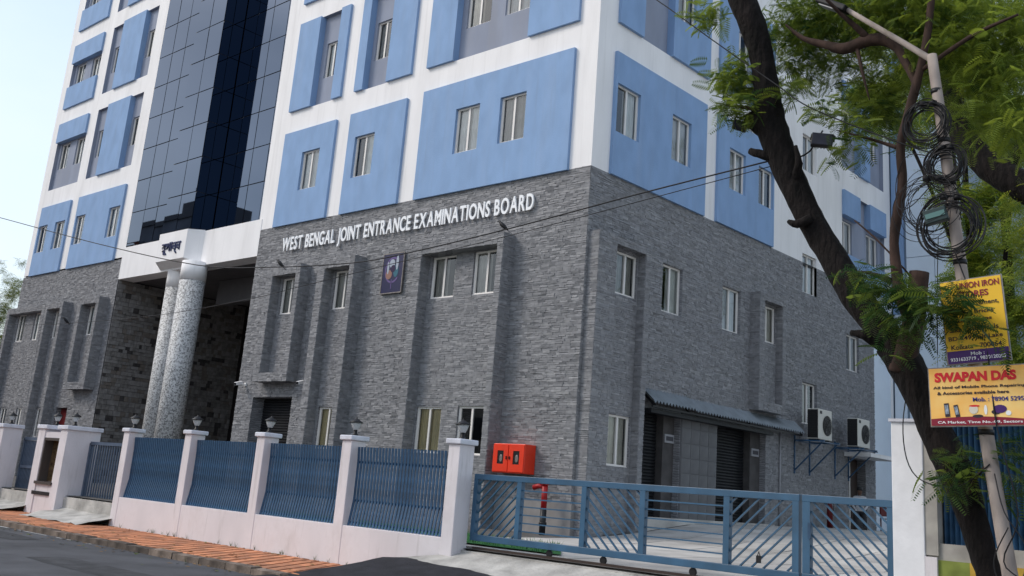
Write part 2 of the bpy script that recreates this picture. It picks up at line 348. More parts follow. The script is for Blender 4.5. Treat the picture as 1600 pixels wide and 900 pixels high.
tag(lt.build('leaf_litter', [mat('dry_leaf', (.20, .12, .05), rough=.9), mat('green_leaf_fallen', (.09, .11, .03), rough=.9)]), 'dry leaves scattered over the pavement and road edge', 'leaves', kind='stuff')
for k, (x0, x1, y0, y1) in enumerate(((-10.5, -6.2, -11.0, -10.1), (-2.6, 1.5, -12.2, -11.3))):
    m = MB(); n = 18; pts = []
    for i in range(n): a = 2*math.pi*i/n; q = 1+random.uniform(-.1, .1); pts.append(((x0+x1)/2+(x1-x0)/2*math.copysign(abs(math.cos(a))**.5, math.cos(a))*q, (y0+y1)/2+(y1-y0)/2*math.copysign(abs(math.sin(a))**.5, math.sin(a))*q, -.416))
    m.poly(pts); struct('road_patch', m, mat('patch_asphalt', (.045, .046, .05), rough=.9, var=.3, vscale=4, bump=.6, bscale=60, bdist=.012))
wb = MB()
for i in range(46):
    x, y = (random.uniform(-13, 2.2), -6.87-abs(random.gauss(0, .03))) if random.random() < .6 else (random.uniform(-16, 1.0), -9.38)
    z = -.30 if y > -9 else -.42
    for k in range(random.randint(4, 10)):
        a = random.random()*6.28; l_ = random.uniform(.04, .13); dx, dy = math.cos(a)*l_*.6, math.sin(a)*l_*.4; wb.poly([(x+dx*.2-.006, y+dy*.2, z), (x+dx*.2+.006, y+dy*.2, z), (x+dx, y+dy, z+l_)])
tag(wb.build('weed_tufts', mat('weed_green', (.06, .09, .025), rough=.9, var=.4, vscale=4)), 'small weeds growing along the wall foot and kerb', 'weeds', kind='stuff')
# apron and ramp in front of the gate
def sheet(name, fx0, fx1, y0, y1, zf, matl, nx=14, ny=8, rough=.012, seed=3):
    r_ = random.Random(seed); m = MB(); P_ = [[None]*(ny+1) for _ in range(nx+1)]
    for i in range(nx+1):
        for j in range(ny+1):
            y = y0+(y1-y0)*j/ny; xa, xb = fx0(y), fx1(y); x = xa+(xb-xa)*i/nx
            P_[i][j] = (x, y+(r_.uniform(-.05, .05) if j in (0, ny) else 0), zf(x, y)+r_.uniform(-rough, rough))
    for i in range(nx):
        for j in range(ny): m.poly([P_[i][j], P_[i+1][j], P_[i+1][j+1], P_[i][j+1]], smooth=True)
    return struct(name, m, matl)
ramp_z = lambda x, y: float(np.interp(y, [-9.9, -9.3, -8, -7.1, -6.5, -6.2], [-.41, -.36, -.16, .05, .25, .29]))
sheet('gate_apron', lambda y: float(np.interp(y, [-9, -7.3, -7.0, -6.5], [1.3, 1.55, 2.35, 2.9])), lambda y: 11.3, -9.0, -6.2, lambda x, y: ramp_z(x, y)-.006, CONC2, rough=.010)
sheet('asphalt_ramp', lambda y: float(np.interp(y, [-9.9, -9, -7.35, -6.98], [1.0, 1.25, 1.65, 2.32])), lambda y: 12, -9.9, -6.98+.0, lambda x, y: ramp_z(x, y)+.022-.055*max(0, (y+7.35-(-.10*max(0, x-2.3))))*3, ASPHALT2, nx=24, ny=14, rough=.006)
sheet('gate_apron', lambda y: -13.3, lambda y: -9.7, -7.75, -6.0, lambda x, y: float(np.interp(y, [-7.75, -7.3, -6.6, -6.0], [-.30, -.22, -.06, .0])), CONC2, nx=9, ny=6, rough=.03, seed=9)
sheet('gate_apron', lambda y: -26, lambda y: -15.0, -7.55, -6.0, lambda x, y: float(np.interp(y, [-7.6, -7.3, -6.6, -6.0], [-.30, -.20, -.06, .0])), CONC2, nx=12, ny=5, rough=.03, seed=5)
m = MB(); m.box(-70, 10.9, -9.16+2.55, -6.45, -.5, .24); struct('yard_edge', m, CONC2)
m = MB(); m.poly([(11.2, -9.3, -.36), (60, -9.3, -.36), (60, -6.9, -.34), (11.2, -6.9, -.34)]); struct('verge', m, EARTH)

# ------------------------------------------------------------------ the building
B = thing('office_building', 'large office building with grey stone base, white upper walls and blue panels', 'building')
TF = lambda u, d, z: (u, d, z)            # front facade: u = x, d = depth inwards
TS = lambda u, d, z: (-d, u, z)           # side facade: u = y
def holed(mb, T, u0, u1, z0, z1, d, holes, mi=0):
    us = sorted({u0, u1, *[v for h in holes for v in h[:2] if u0 < v < u1]}); zs = sorted({z0, z1, *[v for h in holes for v in h[2:4] if z0 < v < z1]})
    for j in range(len(zs)-1):
        run = None
        for i in range(len(us)):
            inside = True
            if i < len(us)-1:
                cu, cz = (us[i]+us[i+1])/2, (zs[j]+zs[j+1])/2
                inside = any(h[0] < cu < h[1] and h[2] < cz < h[3] for h in holes)
            if not inside and run is None: run = us[i]
            if inside and run is not None:
                mb.poly([T(run, d, zs[j]), T(us[i], d, zs[j]), T(us[i], d, zs[j+1]), T(run, d, zs[j+1])], mi); run = None
def reveal(mb, T, h, d0, d1, mi=0):
    a, b, c, e = h[:4]
    mb.poly([T(a, d0, c), T(a, d0, e), T(a, d1, e), T(a, d1, c)], mi); mb.poly([T(b, d0, c), T(b, d1, c), T(b, d1, e), T(b, d0, e)], mi)
    mb.poly([T(a, d0, e), T(b, d0, e), T(b, d1, e), T(a, d1, e)], mi); mb.poly([T(a, d0, c), T(a, d1, c), T(b, d1, c), T(b, d0, c)], mi)

WM = {}
def window(T, h, d, style='curtain', tilt=0):
    """two-leaf sliding window in opening h with its frame at depth d"""
    u0, u1, z0, z1 = h[:4]; w_, h_ = u1-u0, z1-z0; key = (round(w_, 2), round(h_, 2))
    if key not in WM:
        t = .055; f = MB()
        f.box(0, t, 0, .07, 0, h_); f.box(w_-t, w_, 0, .07, 0, h_); f.box(t, w_-t, 0, .07, 0, t); f.box(t, w_-t, 0, .07, h_-t, h_)
        f.box(w_/2-.035, w_/2+.035, .004, .066, t, h_-t)
        f.box(t, t+.022, .012, .06, t, h_-t); f.box(w_-t-.022, w_-t, .012, .06, t, h_-t)
        f.box(-.03, w_+.03, -.035, -.004, -.03, .012)
        pl = MB(); pl.poly([(t, .045, t), (w_/2-.03, .045, t), (w_/2-.03, .045, h_-t), (t, .045, h_-t)])
        pr = MB(); pr.poly([(w_/2+.03, .028, t), (w_-t, .028, t), (w_-t, .028, h_-t), (w_/2+.03, .028, h_-t)])
        cs = []
        for side in (0, 1, 2):
            c = MB(); a, b = ((.02, w_*.56), (w_*.44, w_-.02), (.02, w_-.02))[side]; n = 22
            for i in range(n):
                p, q = a+(b-a)*i/n, a+(b-a)*(i+1)/n; fy = lambda s: .115+.022*math.sin(s*46+side)+.010*math.sin(s*17)
                c.poly([(p, fy(p), .0), (q, fy(q), .0), (q, fy(q), h_), (p, fy(p), h_)], smooth=True)
            cs.append(c)
        WM[key] = (f.mesh('window_frame', FRAME), pl.mesh('pane', PANE), pr.mesh('pane', PANE),
                   [[c.mesh('curtain', cm) for cm in (CURT, CURT2, CURT3)] for c in cs])
    fm, p1, p2, cs = WM[key]
    o = link('window', fm, B); o.location = T(u0, d, z0)
    if T is TS: o.rotation_euler = (0, 0, math.pi/2)
    link('pane', p1, o); link('pane', p2, o)
    if style != 'bare':
        k, c = {'curtain': (random.choice((0, 1, 2, 2, 2)), random.choice((0, 1, 1))), 'net': (2, 1), 'full': (2, 0), 'cream': (2, 2), 'half': (0, 0), 'halfr': (1, 1)}[style]
        link('curtain', cs[k][c], o)
    return o
H_ = 1.43
GS = 10.0        # top of the stone base
# ---- opening tables  (u0,u1,z0,z1)
FW = 1.04
f2win = [(-13.35, -12.31, 11.2, 12.65), (-10.35, -9.31, 11.2, 12.68), (-5.42, -4.38, 11.21, 12.69), (-3.53, -2.49, 11.21, 12.67)]
l2win = [(-35.35, -34.35, 11.08, 12.48), (-33.5, -32.42, 11.1, 12.48), (-31.25, -30.28, 11.08, 12.5), (-27.92, -26.88, 11.06, 12.48)]
s2win = [(.87, 1.98, 11.25, 12.7), (3.64, 4.68, 11.27, 12.7), (6.98, 8.0, 11.28, 12.67), (8.86, 9.88, 11.28, 12.6)]
PB = .10         # how far the blue panels stand proud
def slab(T, u0, u1, z0, z1, wins=(), matl=BLUE, d=-PB, back=.0, glass=-.005):
    p = MB(); holed(p, T, u0, u1, z0, z1, d, wins)
    p.poly([T(u0, d, z0), T(u0, back, z0), T(u1, back, z0), T(u1, d, z0)]); p.poly([T(u0, d, z1), T(u1, d, z1), T(u1, back, z1), T(u0, back, z1)])
    p.poly([T(u0, d, z0), T(u0, d, z1), T(u0, back, z1), T(u0, back, z0)]); p.poly([T(u1, d, z0), T(u1, back, z0), T(u1, back, z1), T(u1, d, z1)])
    for h in wins: reveal(p, T, h, d, glass+.3)
    p.build('blue_panel', matl, B)
    for h in wins: window(T, h, glass, h[4] if len(h) > 4 else 'curtain')
RD = .16         # depth of the painted recesses
front_holes, side_holes = [], []
def recess(T, u0, u1, z0, z1, wins, holes, matl=GREYBLUE, jambs=False):
    p = MB(); holed(p, T, u0, u1, z0, z1, RD, wins)
    p.poly([T(u0, 0, z1), T(u1, 0, z1), T(u1, RD, z1), T(u0, RD, z1)]); p.poly([T(u0, 0, z0), T(u0, RD, z0), T(u1, RD, z0), T(u1, 0, z0)])
    if jambs:
        p.poly([T(u0, 0, z0), T(u0, 0, z1), T(u0, RD, z1), T(u0, RD, z0)]); p.poly([T(u1, 0, z0), T(u1, RD, z0), T(u1, RD, z1), T(u1, 0, z1)])
    for h in wins: reveal(p, T, h, RD, RD+.34)
    p.build('recess_panel', matl, B)
    for h in wins: window(T, h, RD+.07, h[4] if len(h) > 4 else 'curtain')
    holes.append((u0, u1, z0, z1))
# right wing, first blue storey
slab(TF, -14.60, -11.56, 9.97, 13.57, [f2win[0]+('curtain',)])
slab(TF, -10.76, -7.84, 9.97, 13.59, [f2win[1]+('halfr',)])
slab(TF, -7.03, -.77, 9.97, 13.62, [f2win[2]+('net',), f2win[3]+('full',)])
front_holes += f2win
for k, zb in enumerate((14.45, 18.90)):
    zt = zb+3.61
    recess(TF, -13.31, -12.07, zb, zt, [(-13.05, -12.25, zb+1.1, zb+2.5, 'curtain')], front_holes)
    slab(TF, -14.60, -13.31, zb, zt, back=RD); slab(TF, -12.07, -11.54, zb, zt, back=RD)
    recess(TF, -10.32, -9.07, zb, zt, [(-10.16, -9.30, zb+1.1, zb+2.56, 'half')], front_holes)
    slab(TF, -10.77, -10.32, zb, zt, back=RD); slab(TF, -9.07, -7.81, zb, zt, back=RD)
    recess(TF, -5.82, -2.64, zb, zt, [(-5.6, -4.52, zb+1.12, zb+2.55, 'half'), (-3.9, -2.86, zb+1.12, zb+2.55)], front_holes)
    slab(TF, -7.04, -5.82, zb, zt, back=RD); slab(TF, -2.64, -.70, zb, zt, back=RD)
# left wing
slab(TF, -35.48, -32.22, 9.92, 13.47, [l2win[0]+('halfr',), l2win[1]+('curtain',)]); slab(TF, -31.36, -26.74, 9.92, 13.47, [l2win[2]+('net',), l2win[3]+('curtain',)])
front_holes += l2win
for zb, low in ((14.40, False), (18.83, True), (23.28, True)):
    zt = zb+3.58
    recess(TF, -35.42, -32.15, zb, zt, [(-35.2, -34.2, zb+1.12, zb+2.5, 'half'), (-33.45, -32.45, zb+1.12, zb+2.5, 'half')], front_holes, jambs=True)
    slab(TF, -35.416, -32.154, zb+2.55, zt-.002, back=RD)
    if low: slab(TF, -35.416, -32.154, zb-.02, zb+1.2, back=RD)
    recess(TF, -31.28, -26.79, zb, zt, [(-31.1, -30.2, zb+1.1, zb+2.5), (-27.7, -26.9, zb+1.1, zb+2.52, 'half')], front_holes, jambs=True)
    slab(TF, -30.06, -27.84, zb-.03, zt+.02, back=RD)
# side facade
slab(TS, .78, 5.57, 9.98, 13.64, [s2win[0]+('halfr',), s2win[1]+('net',)]); slab(TS, 6.29, 9.94, 10.0, 13.62, [s2win[2]+('net',), s2win[3]+('bare',)])
side_holes += s2win
zb = 14.56; zt = 18.15
recess(TS, 2.02, 3.55, zb, zt, [], side_holes); slab(TS, .84, 2.02, zb, zt, back=RD)
slab(TS, 3.55, 5.68, zb, zt, [(3.72, 4.74, zb+1.35, zb+2.8, 'half')], back=RD); side_holes.append((3.72, 4.74, zb+1.35, zb+2.8))
recess(TS, 7.4, 8.7, zb, zt, [(7.55, 8.5, zb+1.2, zb+2.65, 'half')], side_holes); slab(TS, 6.3, 7.4, zb, zt, back=RD); slab(TS, 8.7, 9.95, zb, zt, back=RD)
recess(TS, 15.47, 19.42, 10.02, 13.6, [(15.58, 16.68, 11.15, 12.5, 'halfr'), (17.98, 19.1, 11.2, 12.45, 'curtain')], side_holes, jambs=True)
slab(TS, 15.474, 16.94, 12.60, 13.598, back=RD); slab(TS, 17.85, 19.416, 12.58, 13.597, back=RD); slab(TS, 15.474, 19.416, 10.024, 11.08, back=RD)
recess(TS, 15.47, 19.42, zb, zt, [(15.6, 16.65, zb+1.2, zb+2.6, 'bare'), (18.1, 19.1, zb+1.2, zb+2.6, 'curtain')], side_holes, jambs=True)
slab(TS, 16.98, 17.9, zb-.02, zt, back=RD); slab(TS, 15.474, 16.976, zb+2.75, zt-.002, back=RD)
stair = [(12.22, 13.32, 4.36, 5.77), (12.22, 13.32, 8.93, 10.34), (12.22, 13.32, 13.48, 14.88), (12.22, 13.32, 17.95, 19.35)]
side_holes += [s for s in stair]
# upper white walls
TOPZ = 27.6
w = MB()
fh = front_holes
holed(w, TF, -36.25, -25.85, GS, TOPZ, 0, fh); w.build('white_wall', WHITE, B); w = MB(); holed(w, TF, -15.45, 0, GS, TOPZ, 0, fh)
w.build('white_wall', WHITE, B)
w = MB(); holed(w, TS, 0, 19.85, GS, TOPZ, 0, side_holes)
for s in stair[1:]: reveal(w, TS, s, 0, .45)
w.build('white_wall', WHITE, B)
for s in stair[1:]: window(TS, s, .09, 'curtain')
w = MB(); w.box(-36.25, 0, 19.85, 20.05, .3, TOPZ); w.box(-36.25, -36.05, .02, 19.85, .3, TOPZ); w.box(-36.4, .15, -.15, 20.1, TOPZ, TOPZ+.4); w.build('back_wall', WHITE, B)
w = MB(); w.box(-34.9, -27.5, 1.5, 18.5, .3, TOPZ-.3); w.box(-14.5, -1.5, 1.5, 18.5, .3, TOPZ-.3); w.box(-27.4, -14.6, 8.3, 18.5, .3, TOPZ-.3)
for z in (4.2, 9.7, 14.0, 18.45, 22.9): w.box(-36, -27.45, .55, 1.49, z, z+.2); w.box(-14.45, -.55, .55, 1.49, z, z+.2); w.box(-1.49, -.55, 1.5, 18.5, z, z+.2)
w.build('interior_wall', DARK, B)
# ---- split-face stone pieces laid over the base walls: thousands, joined per wall
PIECE = [mat('stone_piece_%s' % k, c, rough=.7, spec=.3, var=.14, vscale=7, bump=.35, bscale=16, bdist=.012) for k, c in (('dark', (.205, .206, .218)), ('mid', (.226, .227, .239)), ('light', (.246, .246, .257)), ('pale', (.280, .280, .289)))]
LR = random.Random(21)
def courses(mb, T, u0, u1, z0, z1, d, holes=(), deep=.028):
    z = z0
    while z < z1-.025:
        h = min(LR.uniform(.046, .074), z1-z); zt = z+h; free = [(u0, u1)]
        for q in holes:
            if q[2] < zt-.004 and q[3] > z+.004:
                nf = []
                for (a, b_) in free:
                    if q[1] <= a or q[0] >= b_: nf.append((a, b_)); continue
                    if q[0] > a: nf.append((a, q[0]))
                    if q[1] < b_: nf.append((q[1], b_))
                free = nf
        for (a, b_) in free:
            u = a
            while u < b_-.01:
                l_ = LR.uniform(.11, .33); v = u+l_ if b_-u-l_ > .1 else b_
                j = [LR.uniform(-.012, .012) for _ in range(4)]; p0 = LR.uniform(.004, deep*.75); p1 = LR.uniform(.006, deep); p2 = LR.uniform(-.006, .006)
                A_ = (u+.002, z+.003+j[0]); B_ = (v-.002, z+.003+j[1]); C_ = (v-.002, zt-.003+j[2]); D_ = (u+.002, zt-.003+j[3])
                f = [T(A_[0], d-p0, A_[1]), T(B_[0], d-max(p0+p2, .003), B_[1]), T(C_[0], d-max(p1+p2, .003), C_[1]), T(D_[0], d-p1, D_[1])]
                k = [T(A_[0], d-.0005, A_[1]), T(B_[0], d-.0005, B_[1]), T(C_[0], d-.0005, C_[1]), T(D_[0], d-.0005, D_[1])]
                mi = LR.choice((0, 0, 1, 1, 1, 1, 2, 2, 2, 3))
                mb.poly(f, mi)
                for i_ in range(4): mb.poly([f[i_], k[i_], k[(i_+1) % 4], f[(i_+1) % 4]], mi)
                u = v
        z = zt
# ---- stone base, right wing
lowF = [(-10.78, -9.78, 2.2, 3.52), (-6.02, -4.96, 2.2, 3.52), (-4.24, -3.2, 2.2, 3.55)]
midF = [(-13.60, -12.62, 6.68, 7.98), (-10.74, -9.74, 6.68, 8.0), (-5.90, -4.86, 6.70, 8.0), (-4.12, -3.06, 6.70, 8.0)]
shutF = (-14.42, -12.14, .38, 3.84)
inz = -.10
frames = [  # u0,u1 outer, z0, fin widths, closed bottom
    (-13.95, -12.0, 4.32, True), (-10.98, -9.08, .38, False), (-6.22, -2.58, .38, False)]
w = MB()
fr_h = [(a, b, max(z, .38), 8.32) for a, b, z, c in frames]
holed(w, TF, -15.45, 0, .34, GS, 0, fr_h+[shutF]); reveal(w, TF, shutF, 0, .9)
w.poly([(-15.45, 0, .34), (-15.45, 8, .34), (-15.45, 8, GS), (-15.45, 0, GS)])
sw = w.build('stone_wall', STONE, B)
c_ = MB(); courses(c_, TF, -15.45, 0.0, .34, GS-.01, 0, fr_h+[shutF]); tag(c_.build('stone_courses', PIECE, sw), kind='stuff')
def fin_frame(T, a, b, z0, z1, pj, holes, closed, wl=.26, wr=.24, head=.32):
    f = MB()
    f.box(a, a+wl, -pj, -.0, z0, z1, T=T); f.box(b-wr, b, -pj, -.0, z0, z1, T=T); f.box(a+wl, b-wr, -pj, -.0, z1-head, z1, T=T)
    if closed: f.box(a+wl, b-wr, -pj, -.0, z0, z0+.3, T=T)
    fo = f.build('fin_frame', STONE, B); c_ = MB()
    courses(c_, T, a, a+wl, z0, z1, -pj, deep=.022); courses(c_, T, b-wr, b, z0, z1, -pj, deep=.022); courses(c_, T, a+wl, b-wr, z1-head, z1, -pj, deep=.022)
    if closed: courses(c_, T, a+wl, b-wr, z0, z0+.3, -pj, deep=.022)
    if T is TF:
        courses(c_, lambda p_, q_, z_: T(b-q_, p_, z_), -pj, 0, z0, z1, 0, deep=.022); courses(c_, lambda p_, q_, z_: T(a+wl-q_, p_, z_), -pj, inz, z0+(.3 if closed else 0), z1-head, 0, deep=.022)
    else:
        courses(c_, lambda p_, q_, z_: T(a+q_, p_, z_), -pj, 0, z0, z1, 0, deep=.022); courses(c_, lambda p_, q_, z_: T(b-wr+q_, p_, z_), -pj, inz, z0+(.3 if closed else 0), z1-head, 0, deep=.022)
    tag(c_.build('stone_courses', PIECE, fo), kind='stuff')
    p = MB(); zz0 = z0+(.3 if closed else 0)
    holed(p, T, a+wl, b-wr, zz0, z1-head, inz, holes)
    for h in holes: reveal(p, T, h, inz, inz+.5)
    po_ = p.build('infill_wall', STONE, B); c_ = MB(); courses(c_, T, a+wl+.004, b-wr-.004, zz0, z1-head-.004, inz, holes, deep=.022); tag(c_.build('stone_courses', PIECE, po_), kind='stuff')
fin_frame(TF, -13.95, -12.0, 4.32, 8.32, .45, [(-13.45, -12.45, 6.68, 7.96)], True, wl=.36)
fin_frame(TF, -10.98, -9.08, .36, 8.32, .47, [(-10.5, -9.5, 6.68, 7.96), (-10.5, -9.5, 2.2, 3.5)], False, wl=.36)
fin_frame(TF, -6.22, -2.58, .36, 8.33, .47, [(-5.80, -4.78, 6.70, 7.97), (-4.04, -3.0, 6.70, 7.97), (-5.86, -4.82, 2.22, 3.52), (-4.16, -3.12, 2.22, 3.54)], False, wl=.3, wr=.22)
for h, s in (((-13.45, -12.45, 6.68, 7.96), 'full'), ((-10.5, -9.5, 6.68, 7.96), 'full'), ((-10.5, -9.5, 2.2, 3.5), 'cream'), ((-5.80, -4.78, 6.70, 7.97), 'half'), ((-4.04, -3.0, 6.70, 7.97), 'half'), ((-5.86, -4.82, 2.22, 3.52), 'cream'), ((-4.16, -3.12, 2.22, 3.54), 'bare')):
    window(TF, h, inz+.05, s)
def shutter(T, u0, u1, z0, z1, d, name='roller_shutter'):
    s = MB(); p = .09; n = int((z1-z0)/p)
    for i in range(n):
        a = z0+i*p
        s.poly([T(u0, d+.03, a), T(u1, d+.03, a), T(u1, d, a+p*.35), T(u0, d, a+p*.35)]); s.poly([T(u0, d, a+p*.35), T(u1, d, a+p*.35), T(u1, d, a+p*.75), T(u0, d, a+p*.75)])
        s.poly([T(u0, d, a+p*.75), T(u1, d, a+p*.75), T(u1, d+.03, a+p), T(u0, d+.03, a+p)])
    s.poly([T(u0, d+.05, z0), T(u1, d+.05, z0), T(u1, d+.05, z1), T(u0, d+.05, z1)])
    s.build(name, SHUT, B)
shutter(TF, -14.42, -12.14, .38, 3.84, .45)
# ---- stone base, left wing
w = MB(); lf = [(-37.0, -31.83, .34, 8.22), (-31.85, -29.98, .34, 8.22), (-28.45, -26.5, 4.2, 8.22)]
lowL = [(-29.72, -28.6, .38, 3.45)]
holed(w, TF, -36.25, -26.0, .34, GS-.08, 0, [(-36.2, -31.9, .34, 8.22), (-31.9, -30.0, .34, 8.22), (-28.45, -26.5, 4.2, 8.22)]+lowL)
for h in lowL: reveal(w, TF, h, 0, .5)
sw = w.build('stone_wall', STONE, B)
c_ = MB(); courses(c_, TF, -36.25, -26.0, .34, GS-.09, 0, [(-36.2, -31.9, .34, 8.22), (-31.9, -30.0, .34, 8.22), (-28.45, -26.5, 4.2, 8.22)]+lowL); tag(c_.build('stone_courses', PIECE, sw), kind='stuff')
fin_frame(TF, -36.2, -31.9, .34, 8.22, .45, [(-35.6, -34.7, 6.62, 7.95), (-33.7, -32.8, 6.62, 7.95), (-35.6, -34.8, 2.1, 3.42), (-33.7, -32.95, 2.1, 3.42)], False, wl=.3, wr=.3, head=.28)
fin_frame(TF, -31.86, -30.0, .34, 8.22, .45, [(-31.5, -30.6, 6.62, 7.92), (-31.5, -30.6, 2.1, 3.42)], False, wl=.25, wr=.26, head=.28)
fin_frame(TF, -28.45, -26.5, 4.2, 8.22, .45, [(-28.05, -27.15, 6.62, 7.92)], True, wl=.3, wr=.26, head=.28)
for h in ((-35.6, -34.7, 6.62, 7.95), (-33.7, -32.8, 6.62, 7.95), (-35.6, -34.8, 2.1, 3.42), (-33.7, -32.95, 2.1, 3.42), (-31.5, -30.6, 6.62, 7.92), (-31.5, -30.6, 2.1, 3.42), (-28.05, -27.15, 6.62, 7.92)):
    window(TF, h, inz+.05, 'curtain')
d = MB(); d.box(-29.70, -28.62, .22, .28, .38, 3.43); d.box(-29.64, -28.68, .20, .219, .5, 1.7); d.box(-29.64, -28.68, .20, .219, 1.85, 3.3); d.build('red_door', mat('door_oxblood', (.12, .008, .010), rough=.5), B)
# ---- stone base, side
w = MB()
W23 = [(3.56, 4.60, 6.67, 8.08), (6.87, 7.98, 6.70, 8.08), (15.73, 16.85, 6.67, 8.02)]
sh = [(2.86, 4.75, .6, 3.82), (6.74, 9.72, .6, 3.82)]; door = (15.83, 17.3, .9, 3.48)
f1 = (.10, 2.45, .36, 8.2); f2_ = (8.62, 10.35, 4.42, 8.2)
holed(w, TS, 0, 18.2, .34, GS, 0, W23+[stair[0], stair[1]]+sh+[door, f1, f2_])
for h in W23+[stair[0]]: reveal(w, TS, h, 0, .42)
reveal(w, TS, (12.22, 13.32, 8.93, 10.0), 0, .42)
for h in sh: reveal(w, TS, h, 0, .75)
reveal(w, TS, door, 0, .5)
sw = w.build('stone_wall', STONE, B)
c_ = MB(); courses(c_, TS, 0.0, 18.2, .34, GS-.01, 0, W23+[stair[0], stair[1], door, f1, f2_, (4.75, 6.74, .34, 3.98)]+sh); tag(c_.build('stone_courses', PIECE, sw), kind='stuff')
for h, s in zip(W23+[stair[0]], ('halfr', 'net', 'halfr', 'half')): window(TS, h, .09, s)
fin_frame(TS, .10, 2.45, .36, 8.2, .35, [(1.20, 2.17, 6.72, 7.9), (1.20, 2.17, 2.18, 3.5)], False, wl=.78, wr=.22, head=.22)
fin_frame(TS, 8.62, 10.35, 4.42, 8.2, .35, [(9.05, 10.1, 6.7, 7.9)], True, wl=.32, wr=.2, head=.22)
inz_ = inz+.05
for h in ((1.20, 2.17, 6.72, 7.9), (1.20, 2.17, 2.18, 3.5), (9.05, 10.1, 6.7, 7.9)): window(TS, h, inz_, 'full')
shutter(TS, 2.86, 4.2, .6, 3.82, .42); shutter(TS, 6.74, 9.1, .6, 3.82, .42)
for a_, b_ in ((4.2, 4.749), (9.1, 9.719)):
    w = MB(); w.box(a_, b_, .2, .7, .6, 3.819, T=TS); w.build('shutter_pier', mat('pier_plaster', (.075, .07, .07), rough=.9, var=.2, vscale=3), B)
for u in (4.3, 9.2):
    s = MB(); s.box(u-.04, u+.42, .165, .199, 3.02, 3.26, T=TS); o = s.build('number_plate', mat('plate_grey', (.30, .30, .32), rough=.6), B)
    s = MB(); s.box(u+.02, u+.36, .155, .164, 3.08, 3.20, T=TS); s.build('plate_face', mat('plate_dark', (.06, .06, .07), rough=.6), o)
w = MB(); w.box(4.78, 6.71, -.035, -.001, .5, 3.95, T=TS); pier = w.build('tile_pier', mat('pier_joint', (.16, .16, .17), rough=.9), B)
pt = MB(); pt.box(0, .46, -.05, -.034, 0, .40, T=TS); ptm = pt.mesh('tile', mat('pier_tile', (.135, .135, .14), rough=.75, var=.25, vscale=1.3, bump=.3, bscale=12, bdist=.01))
for i in range(4):
    for j in range(8): o = link('tile', ptm, pier); o.location = TS(4.80+i*.478, 0, .55+j*.42)
w = MB(); w.box(2.7, 9.9, -.28, -.0, .3, .97, T=TS); w.build('shutter_step', CONC, B)
w = MB(); w.box(15.86, 17.27, .3, .36, .9, 3.46, T=TS, mi=0); w.box(16.5, 16.58, .26, .299, .9, 3.46, T=TS, mi=1); w.build('side_door', [mat('door_brown', (.045, .03, .025), rough=.6), FRAME], B)
w = MB(); w.box(15.5, 18.0, -1.0, -.001, 3.52, 3.66, T=TS); w.build('door_canopy', WHITE, B)
# plinth at the corner
w = MB(); w.box(-2.55, .055, -.055, -.0, .30, 1.15); w.box(.0, .055, .0, .095, .30, 1.15); w.build('plinth', mat('plinth_cement', (.25, .24, .235), rough=.9, var=.15, vscale=2), B)
# awning: corrugated sheet on a steel frame
a = MB(); n = 56; u0, u1 = 2.75, 11.6; sg = 4
for i in range(n*sg):
    p, q = u0+(u1-u0)*i/(n*sg), u0+(u1-u0)*(i+1)/(n*sg); zp, zq = .045*math.cos(2*math.pi*i/sg), .045*math.cos(2*math.pi*(i+1)/sg); lift = .03 if i < 14*sg else 0
    a.poly([TS(p, 0.01, 4.36+zp+lift), TS(q, 0.01, 4.36+zq+lift), TS(q, -.42-lift, 3.97+zq+lift), TS(p, -.42-lift, 3.97+zp+lift)], smooth=True)
aw = a.build('awning', CANVAS, B)
a = MB()
for u in np.linspace(2.9, 11.5, 6): a.bar(TS(u, 0, 4.24), TS(u, -.38, 3.90), .05)
a.bar(TS(2.8, -.37, 3.88), TS(11.5, -.37, 3.88), .05); a.build('awning_frame', BLACK, aw)
m = MB(); m.box(2.86, 9.7, -.3, -.02, 3.72, 3.83, T=TS); m.build('shutter_hood', SHUT, B)
# pipe down the side wall
m = MB(); m.tube([TS(10.62, -.05, 3.9), TS(10.62, -.05, .9)], [.03, .03], 8); m.build('drain_pipe', mat('pipe_grey', (.3, .3, .32), rough=.5), B)
# ---- pale blue return and annex behind
w = MB(); w.poly([TS(18.2, .02, .3), TS(19.85, .02, .3), TS(19.85, .02, GS), TS(18.2, .02, GS)]); w.build('pale_wall', PALEBLUE, B)
# ---- entrance bay: beam, box, columns, curtain wall
w = MB(); w.box(-26.0, -15.45, -.02, .7, 9.0, 10.42); w.box(-22.02, -19.86, -.50, -.021, 9.28, 10.45)
w.poly([(-22.02, -.5, 9.28), (-19.86, -.5, 9.28), (-19.45, -.021, 9.06), (-22.4, -.021, 9.06)])
beam = w.build('portal_beam', WHITE, B)
tri = MB(); tri.poly([(-19.86, -.5, 9.28), (-19.86, -.5, 10.45), (-19.35, -.021, 10.45), (-19.35, -.021, 9.06)]); tri.build('beam_return', WHITE, beam)
COLM = bpy.data.materials.new('mosaic_chip'); COLM.use_nodes = True; n = COLM.node_tree; b = n.nodes['Principled BSDF']; b.inputs['Roughness'].default_value = .6
t = n.nodes.new('ShaderNodeTexCoord'); v = n.nodes.new('ShaderNodeTexVoronoi'); v.inputs['Scale'].default_value = 22
r = n.nodes.new('ShaderNodeValToRGB'); r.color_ramp.elements[0].position = .1; r.color_ramp.elements[0].color = (.19, .19, .19, 1); r.color_ramp.elements[1].position = .75; r.color_ramp.elements[1].color = (.58, .58, .58, 1)
sp = n.nodes.new('ShaderNodeSeparateColor'); n.links.new(t.outputs['Object'], v.inputs['Vector']); n.links.new(v.outputs['Color'], sp.inputs[0]); n.links.new(sp.outputs[0], r.inputs[0]); n.links.new(r.outputs[0], b.inputs['Base Color'])
